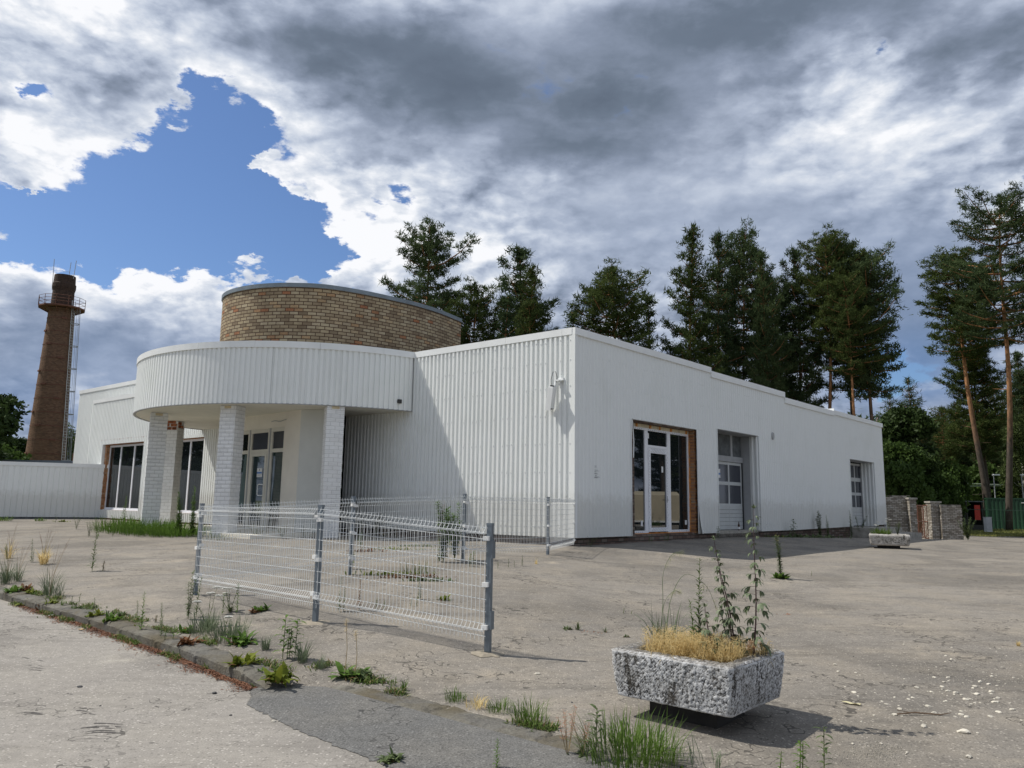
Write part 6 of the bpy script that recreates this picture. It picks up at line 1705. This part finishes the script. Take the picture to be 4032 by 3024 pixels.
for (k, px, py, h, lab, kw) in [
    ('drygrass', 22, 2300, .40, 'tall blue-green grass at the left edge behind the kerb', dict(col='g_blue', n=70)),
    ('drygrass', 68, 2290, .34, 'second tuft of blue-green grass near the left edge', dict(col='g_blue', n=40)),
    ('rosette', 95, 2325, .14, 'reddish dock on the kerb top at the left', dict(col='g_red', n=18)),
    ('rosette', 130, 2335, .13, 'yellowing dock on the kerb top beside the reddish one', {}),
    ('drygrass', 195, 2348, .42, 'tall grass with long purple plumes right of the yellowing dock', dict(col='g_blue', n=70)),
    ('grass', 232, 2352, .26, 'sparse grass blades standing on the kerb top', dict(col='g_blue', n=24)),
    ('seedling', 225, 2350, .10, 'small bright seedling under the plumed grass', {}),
    ('seedling', 310, 2378, .12, 'short brown-tipped sprig on the kerb top', dict(col='g_dull')),
    ('horseweed', 370, 2395, .12, 'tiny fleabane on the kerb top', {}),
    ('rosette', 480, 2425, .09, 'flat dandelion-like rosette with a thin stalk on the pavement edge', dict(col='g_dull')),
    ('horseweed', 540, 2440, .20, 'pale fleabane just behind the kerb top', {}),
    ('horseweed', 632, 2468, .24, 'slender fleabane behind the bare kerb stretch', {}),
    ('seedling', 614, 2452, .08, 'reddish seedling on the pavement edge', dict(col='g_red')),
    ('bush', 740, 2440, .50, 'tall loose dark weed left of the yarrow', dict(col='g_dull', n=3, spread=.1)),
    ('horseweed', 772, 2430, .42, 'thin dark stalk beside the tall loose weed', dict(col='g_dull')),
    ('yarrow', 815, 2470, .36, 'yarrow with two white heads in the grass behind the kerb', dict(n=3)),
    ('grass', 805, 2495, .26, 'thick grass clump under the yarrow, left one', dict(n=130, col='g_blue', spread=.28)),
    ('rosette', 735, 2490, .12, 'low dark rosette with one red leaf behind the kerb', dict(col='g_fresh')),
    ('yarrow', 905, 2410, .27, 'cluster of five white yarrow heads on the open pavement', dict(n=5)),
    ('horseweed', 877, 2420, .22, 'feathery green spike left of the five yarrow heads', dict(col='g_fresh')),
    ('horseweed', 932, 2418, .33, 'taller feathery spike right of the five yarrow heads', dict(col='g_fresh')),
    ('yarrow', 880, 2500, .24, 'single wide white yarrow head above the second grass clump', dict(n=1)),
    ('grass', 905, 2520, .24, 'second thick grass clump behind the kerb, leaning right', dict(n=150, col='g_blue', spread=.3)),
    ('rosette', 950, 2535, .17, 'leafy green clump at the right foot of the second grass clump', dict(col='g_fresh', n=22)),
    ('rosette', 1030, 2405, .15, 'dock-like clump under the fence between the first two posts', dict(col='g_fresh', n=10)),
    ('rosette', 1005, 2412, .10, 'browned low leaves beside the clump under the fence', dict(col='g_red', n=8)),
    ('grass', 1045, 2560, .17, 'short grass tuft behind the mossy kerb', dict(n=50, col='g_blue')),
    ('seedling', 1112, 2595, .34, 'upright leafy willowherb with two stems behind the kerb', dict(n=2)),
    ('seedling', 1160, 2598, .33, 'second leafy willowherb close right of the first', dict(n=2)),
    ('grass', 1190, 2610, .22, 'grass blades around the foot of the willowherbs', dict(n=60, col='g_blue')),
    ('grass', 1265, 2635, .14, 'thin wispy grass right of the willowherbs', dict(n=30, col='g_blue')),
    ('dockspike', 1375, 2665, .42, 'dock with two seeded stalks and jagged green leaves by the patch', dict(n=2, col='g_fresh')),
    ('rosette', 1420, 2675, .14, 'jagged grey-green clump at the foot of the seeded dock', dict(col='g_dull', n=14)),
    ('seedling', 1505, 2700, .08, 'little green sprig where the kerb drops', {}),
    ('grass', 1590, 2720, .09, 'small grass tuft on the dropped kerb, left of the long row', dict(n=30)),
    ('grass', 1790, 2760, .11, 'first tuft of the grass row along the dropped kerb', dict(n=60, spread=.15)),
    ('grass', 1880, 2785, .10, 'second tuft of the grass row, paler and lower', dict(n=60, spread=.16, col='g_dry')),
    ('grass', 1965, 2800, .11, 'third tuft of the grass row with straw at its foot', dict(n=70, spread=.16)),
    ('grass', 2085, 2840, .16, 'largest tuft of the grass row, nearest the planter', dict(n=110, spread=.22)),
    ('sorrel', 2235, 2985, .26, 'rust-red sorrel spikes at the bottom edge', dict(n=5)),
    ('sorrel', 2295, 2975, .22, 'paler orange sorrel beside the rust-red one', dict(n=3)),
    ('seedling', 2345, 3010, .27, 'dark green curly-leaved weed between sorrel and big tuft', dict(n=1, col='g_dull')),
    ('grass', 2480, 2985, .24, 'big lush green grass tuft in front of the planter', dict(n=330, spread=.50, col='g_grass')),
    ('grass', 2590, 3005, .16, 'flattened blades at the right foot of the big tuft', dict(n=70, spread=.3)),
    ('grass', 2790, 3035, .17, 'sparse blades cut by the bottom edge right of the big tuft', dict(n=22, spread=.3, col='g_blue')),
    ('seedling', 3150, 3050, .17, 'leafy bright green weed cut by the bottom edge, right of the planter', dict(n=3)),
    ('seedling', 3245, 3035, .22, 'thin dark-stemmed weed cut by the bottom edge, furthest right', dict(n=1, col='g_dull')),
    ('rosette', 1545, 3000, .08, 'bushy little green weed on the rim of the asphalt patch', dict(n=30, col='g_dull')),
    ('horseweed', 1955, 3040, .16, 'lone green fleabane tip growing out of the asphalt patch', dict(col='g_fresh')),
]: wp(k, px, py, h * 1.15, lab, GT, **kw)
GY = 'weeds standing on the open yard'
for (k, px, py, h, lab, kw) in [
    ('horseweed', 362, 2250, .85, 'single tall fleabane on the open pavement at the left', dict(col='g_dull')),
    ('seedling', 405, 2250, .20, 'reddish sprawling weed at the foot of the tall fleabane', dict(col='g_red', n=3)),
    ('drygrass', 35, 2200, .45, 'purple-plumed grass nearest the left edge of the yard', dict(n=30, col='g_dry')),
    ('bush', 28, 2208, .42, 'leafy weed at the foot of the left purple plumes', dict(n=3, col='g_dull')),
    ('horseweed', 122, 2215, .48, 'leafy upright weed with a bent tip, second on the left of the yard', dict(n=2, col='g_dull')),
    ('drygrass', 170, 2222, .40, 'fan of straw-coloured dry grass on the left of the yard', dict(n=90, col='g_dry')),
    ('bush', 350, 2115, .42, 'bushy weed in front of the leftmost pillar', dict(n=5, col='g_dull')),
    ('horseweed', 385, 2118, .45, 'leafy spike beside the bushy weed before the left pillar', dict(col='g_fresh')),
    ('seedling', 442, 2112, .30, 'small weed left of the grass strip under the canopy', dict(n=2)),
    ('bush', 300, 2085, .55, 'dark weed before the left end of the shop windows', dict(n=3, col='g_dull')),
    ('bush', 218, 2058, .35, 'dark umbel weed at the foot of the low wall', dict(n=3, col='g_dull')),
    ('mat', 245, 2055, .15, 'yellowish low weed at the foot of the low wall', dict(n=50, spread=.15, col='g_yell')),
    ('grass', 10, 2052, .3, 'green grass at the wall foot on the left edge', dict(n=60, spread=.6)),
    ('grass', 160, 2052, .22, 'short grass at the middle of the wall foot', dict(n=30, spread=.4)),
    ('horseweed', 1650, 2285 + 75, .30, 'upright weed with a leafy yellow foot seen through the front panel', dict(n=2, col='g_dull')),
    ('rosette', 1745, 2362, .13, 'yellow-green clump low behind the right end of the fence', dict(n=10)),
    ('horseweed', 1335, 2410, .42, 'thin dark stalk behind the fence, right of the middle post', dict(col='g_dull', n=2)),
    ('horseweed', 1415, 2405, .40, 'reddish thin stalk behind the fence near the middle post', dict(col='g_red', n=1)),
    ('seedling', 1640, 2385, .12, 'small dark sprig behind the front panel', dict(col='g_dull')),
    ('seedling', 1480, 2400, .14, 'tiny dark tuft among the thin stalks behind the fence', dict(col='g_dull')),
    ('bush', 1745, 2215, 1.15, 'tall bushy weed with rusty top by the rear fence post', dict(n=9, col='g_fresh', spread=.16)),
    ('sorrel', 1730, 2210, 1.15, 'rust-brown seeding plant mixed in the tall bush by the rear post', dict(n=5)),
    ('bush', 1790, 2205, 1.1, 'green leafy weed right of the rusty top, beside the sunlit sheets', dict(n=6, col='g_fresh', spread=.14)),
    ('bush', 1480, 2090, .75, 'dull green weed against the shaded front sheets', dict(n=6, col='g_dull')),
    ('sorrel', 1510, 2095, 1.0, 'dark reddish seed spike, taller of two before the shaded sheets', dict(n=2)),
    ('sorrel', 1560, 2100, .75, 'dark reddish seed spike, shorter of two before the shaded sheets', dict(n=2)),
    ('grass', 1640, 2262, .30, 'loose grass on the crack behind the front panel', dict(n=50, col='g_dull', spread=.5)),
    ('seedling', 1385, 2240, .35, 'green weed beside the rear left post', dict(n=2, col='g_fresh')),
    ('seedling', 1420, 2155, .35, 'green weed in front of the dark gap of the vestibule', dict(n=3, col='g_fresh')),
    ('seedling', 1862, 2232, .28, 'upright weed right of the second-last fence post', dict(n=2, col='g_fresh')),
    ('horseweed', 1960, 2240, .13, 'first of four tiny sprouts in a pavement crack', {}),
    ('horseweed', 2002, 2236, .16, 'second of four tiny sprouts in a pavement crack', {}),
    ('horseweed', 2025, 2234, .12, 'third of four tiny sprouts in a pavement crack', {}),
    ('horseweed', 2056, 2230, .20, 'last and tallest of four tiny sprouts in a pavement crack', {}),
    ('grass', 2110, 2222, .14, 'dry wisp beside the four sprouts', dict(n=20, col='g_dry')),
    ('rosette', 2235, 2480, .08, 'small dark rosette at the left end of the crack grass', dict(n=10, col='g_dull')),
    ('grass', 2275, 2482, .14, 'thin grass in the short crack left of the planter', dict(n=26, col='g_dull')),
    ('mat', 2330, 2492, .03, 'brown creeping growth along the short crack', dict(n=60, spread=.12, col='g_rusty')),
    ('grass', 2385, 2492, .08, 'tiny tuft at the right end of the short crack', dict(n=16, col='g_dull')),
    ('rosette', 2465, 2510, .05, 'flat green weed just left of the planter', dict(n=12, col='g_dull')),
    ('seedling', 2455, 2415, .07, 'small weed on bare pavement above the short crack', dict(n=2, col='g_dull')),
    ('seedling', 2770, 2328, .09, 'little sprig behind the planter grasses', dict(n=2, col='g_dull')),
    ('seedling', 3195, 2268, .10, 'tiny sprig on the pavement right of the yellow-flowered weed', dict(n=1, col='g_dull')),
    ('mat', 3105, 2420, .03, 'flat brown withered weed right of the planter stalks', dict(n=14, spread=.05, col='g_rusty')),
    ('grass', 4010, 2545, .07, 'dry brown tuft at the right edge of the picture', dict(n=50, col='g_dry')),
]: wp(k, px, py, h, lab, GY, **kw)
GC = 'low growth in the cracks behind the fence'
for (px, py, h, n_, sp, c, lab) in [(1540, 2262, .10, 160, .32, 'g_yell', 'yellow-green growth along the crack behind the front panel'), (1620, 2275, .10, 160, .25, 'g_red', 'reddish growth at the middle of the crack'),
                                 (1690, 2288, .10, 130, .2, 'g_dull', 'dark growth at the right end of the crack'), (1560, 2165, .12, 110, .35, 'g_yell', 'olive clump in the upper crack near the sheets'), (1440, 2172, .12, 90, .2, 'g_red', 'dark red and brown clump in the upper crack'),
                                 (1650, 2152, .12, 90, .35, 'g_dull', 'brown strip of growth near the shaded sheets')]:
    wp('mat', px, py, h, lab, GC, n=n_, spread=sp, col=c)
# against the building
GB = 'weeds at the foot of the hall'
for (k, px, py, h, lab, kw) in [
    ('bush', 1420, 2112, .5, 'dark weeds at the foot of the rightmost pillar', dict(n=6, col='g_dull')),
    ('bush', 1010, 2118, .40, 'weeds before the entrance platform, left clump', dict(n=8, col='g_dull', spread=.5)),
    ('bush', 1110, 2122, .40, 'weeds before the entrance platform, middle clump', dict(n=8, col='g_dull', spread=.5)),
    ('bush', 1200, 2122, .35, 'weeds before the entrance platform, right clump', dict(n=7, col='g_dull', spread=.5)),
    ('bush', 2325, 2128, .28, 'small weeds at the bottom of the sheets left of the side door', dict(n=7, col='g_dull', spread=.6)),
    ('seedling', 2278, 2135, .34, 'weed at the very corner of the hall', dict(n=2, col='g_dull')),
    ('seedling', 2565, 2122, .22, 'weed before the sill of the side door, left one', dict(n=3, col='g_dull')),
    ('seedling', 2630, 2122, .25, 'weed before the sill of the side door, right one', dict(n=3, col='g_fresh')),
    ('seedling', 2830, 2105, .40, 'weed at the left jamb of the middle garage door', dict(n=3, col='g_dull')),
    ('mat', 3060, 2105, .16, 'low weeds right of the middle garage door', dict(n=90, spread=.5, col='g_dull')),
    ('seedling', 3125, 2105, .70, 'dark-leaved weed against the sheets, left of the tall pair', dict(n=2, col='g_dull')),
    ('mat', 3140, 2108, .25, 'low dark leafy bank at the foot of the sheets', dict(n=150, spread=.7, col='g_dull')),
    ('bush', 3230, 2100, 1.15, 'tallest feathery weed against the sheets between the garage doors', dict(n=4, col='g_dull', spread=.1)),
    ('horseweed', 3258, 2100, .95, 'narrow feathery weed right of the tallest one', dict(n=3, col='g_dull')),
    ('mat', 3210, 2110, .2, 'low weeds under the tall feathery pair', dict(n=120, spread=.5, col='g_dull')),
    ('horseweed', 3352, 2100, 1.2, 'pale stalk at the left jamb of the far garage door', dict(n=2, col='g_dull')),
    ('bush', 3385, 2095, .95, 'pale spreading weed on the loading step', dict(n=3, col='g_dull', spread=.25)),
    ('bush', 3335, 2105, .3, 'dark weeds at the foot of the loading step', dict(n=7, col='g_dull', spread=.6)),
    ('bush', 3700, 2112, .75, 'weeds at the foot of the brick pier', dict(n=7, col='g_dull', spread=.4)),
    ('bush', 3745, 2122, .6, 'weeds at the foot of the lower brick wall', dict(n=8, col='g_dull', spread=.5)),
    ('bush', 3812, 2128, .95, 'leafy dark weed at the outer corner of the lower brick wall', dict(n=9, col='g_dull', spread=.3)),
    ('bush', 3600, 2100, 1.0, 'dark weeds growing between planter and rusty gate', dict(n=6, col='g_dull', spread=.2)),
]: wp(k, px, py, h, lab, GB, **kw)
# grass strip along the platform under the canopy
for i, (px, py, h, lab) in enumerate([(480, 2092, .42, 'leftmost tuft of the green grass strip under the canopy'), (540, 2098, .40, 'grass tuft before the leftmost pillar'), (600, 2104, .40, 'grass tuft between the two left pillars'),
                                      (660, 2108, .40, 'grass tuft before the second pillar'), (715, 2110, .34, 'thinner grass tuft on the platform edge')]):
    wp('grass', px, py, h * 1.35, lab, 'grass tufts in front of the canopy pillars', n=330, spread=1.5, col='g_fresh')
wp('bush', 455, 2085, .60, 'leafy weed at the left end of the grass strip', None, n=6, col='g_fresh', spread=.3)
wp('horseweed', 488, 2068, 1.15, 'tall light green weed before the left shop window', None, n=2, col='g_fresh')
wp('horseweed', 700, 2112, 1.30, 'tall plume-like fleabane before the right shop window, left of the pair', None, n=6, col='g_fresh')
wp('horseweed', 755, 2112, 1.45, 'tall plume-like fleabane before the right shop window, right of the pair', None, n=5, col='g_fresh')
wp('grass', 850, 2125, .25, 'short grass and rubble at the right end of the platform edge', None, n=80, spread=.9, col='g_dull')
# yellow-flowered weed on the yard
x, y, z = gpt(3075, 2278)
r = weed('bush', x, y, z, .80, 'yellow-flowered weed with a leafy foot on the yard right of the planter stalks', None, n=4, col='g_dull', spread=.07)
b = MB(); rnd = random.Random(3)
for k in range(16): top(b, (x + rnd.uniform(-.12, .12), y + rnd.uniform(-.08, .08), z + rnd.uniform(.55, .82)), .02, 5, rnd, .02)
b.build('flower_head', MAT['yellowf'], r)
b = MB()
for k in range(50): leaf(b, (x + rnd.uniform(-.1, .1), y + rnd.uniform(-.1, .1), z), rnd.random() * 6.28, rnd.uniform(.1, .9), rnd.uniform(.12, .26), .07, .8, 3)
b.build('foot_leaves', MAT['g_fresh'], r)
# in the near planter: coordinates in the planter's own frame
def inp(kind, u, v, h, label, **kw):
    p_ = FP1(u, v, .49); return weed(kind, p_[0], p_[1], .49, h, label, 'plants growing in the near planter', cat='planted', **kw)
inp('straw', -.08, -.10, .17, 'straw-coloured dry mat filling the near planter, left part', n=1500, spread=.27)
inp('straw', .18, -.12, .17, 'straw-coloured dry mat filling the near planter, right part', n=1300, spread=.22)
inp('straw', -.18, .12, .13, 'dry mat at the back of the near planter', n=500, spread=.22)
inp('straw', .33, .18, .13, 'dry mat in the right back corner of the near planter', n=500, spread=.15)
inp('grass', -.34, .10, .42, 'arching blue-green grass at the left end of the near planter', n=46, col='g_blue', spread=.22)
def arch(u, v, pts, lab, head=.3):
    p0 = np.array(FP1(u, v, .48)); r = thing('grass_stalk', lab, 'grass', tuple(p0), 'plants growing in the near planter'); b = MB()
    P = [tuple(p0 + np.array(q)) for q in pts]; c = [tuple(q) + () for q in catmull(P, 5)]; b.tube(c, [.0028] * (len(c) // 2) + [.0018] * (len(c) - len(c) // 2), 3, False); b.build('stem', MAT['g_blue'], r)
    b = MB(); rr = random.Random(int(u * 100)); m_ = int(len(c) * (1 - head))
    for q in c[m_:]:
        for k in range(20): leaf(b, (q[0] + rr.uniform(-.01, .01), q[1] + rr.uniform(-.01, .01), q[2] + rr.uniform(-.01, .01)), rr.uniform(-.6, .9), rr.uniform(-1.3, .4), .045, .007, .4, 1)
    b.build('flower_head', MAT['g_plume'], r)
arch(-.32, -.02, [(0, 0, 0), (.03, 0, .35), (.035, 0, .58), (.10, 0, .73), (.19, 0, .76)], 'tallest arching grass stalk with a drooping pale plume in the near planter', .42)
arch(-.30, -.06, [(0, 0, 0), (.02, 0, .22), (.05, 0, .38), (.12, 0, .46), (.17, 0, .45)], 'shorter arching grass stalk with a pale plume in the near planter', .4)
arch(-.30, .05, [(0, 0, 0), (.03, 0, .35), (.15, 0, .58), (.32, 0, .50), (.40, 0, .32)], 'thin grass stalk bowing far to the right in the near planter', .1)
inp('horseweed', .00, .02, .72, 'leafy drooping spike with a bent dry tip in the near planter', n=1, col='g_dull')
inp('horseweed', -.02, -.02, .40, 'shorter feathery spike beside the leafy one in the near planter', n=2, col='g_fresh')
inp('mugwort', .07, .02, .36, 'short wilted mugwort left of the tall pair in the near planter', n=9)
inp('mugwort', .16, -.12, .30, 'low leafy mugwort at the front of the near planter', n=10)
inp('mugwort', .28, .05, .86, 'leaning mugwort with a forked silvery tip, middle of the near planter', n=26, spread=-.14)
inp('mugwort', .24, .08, .70, 'second stem of the leaning mugwort in the near planter', n=20, spread=-.10)
inp('mugwort', .22, .0, .36, 'bushy short mugwort under the leaning stem', n=14)
inp('mugwort', .40, .08, 1.10, 'tallest mugwort stalk with a whitish tip at the right end of the near planter', n=32, spread=.05)
inp('sorrel', .39, .04, .18, 'small reddish sprig at the foot of the tallest mugwort', n=3)
# in the far planter
def in2(kind, u, v, h, label, **kw):
    p_ = FP2(u, v, .76); return weed(kind, p_[0], p_[1], .76, h, label, 'plants growing in the far planter', cat='planted', **kw)
in2('grass', -.25, -.1, .28, 'yellow-green grass in the left half of the far planter', n=120, col='g_grass', spread=.5)
in2('yarrow', .0, 0, .55, 'white-flowered yarrow in the middle of the far planter', n=5)
in2('bush', .25, 0, .50, 'thick grey-green weed in the right half of the far planter', n=8, col='g_dull', spread=.2)
in2('yarrow', -.3, .1, .42, 'shorter yarrow at the left of the far planter', n=3)
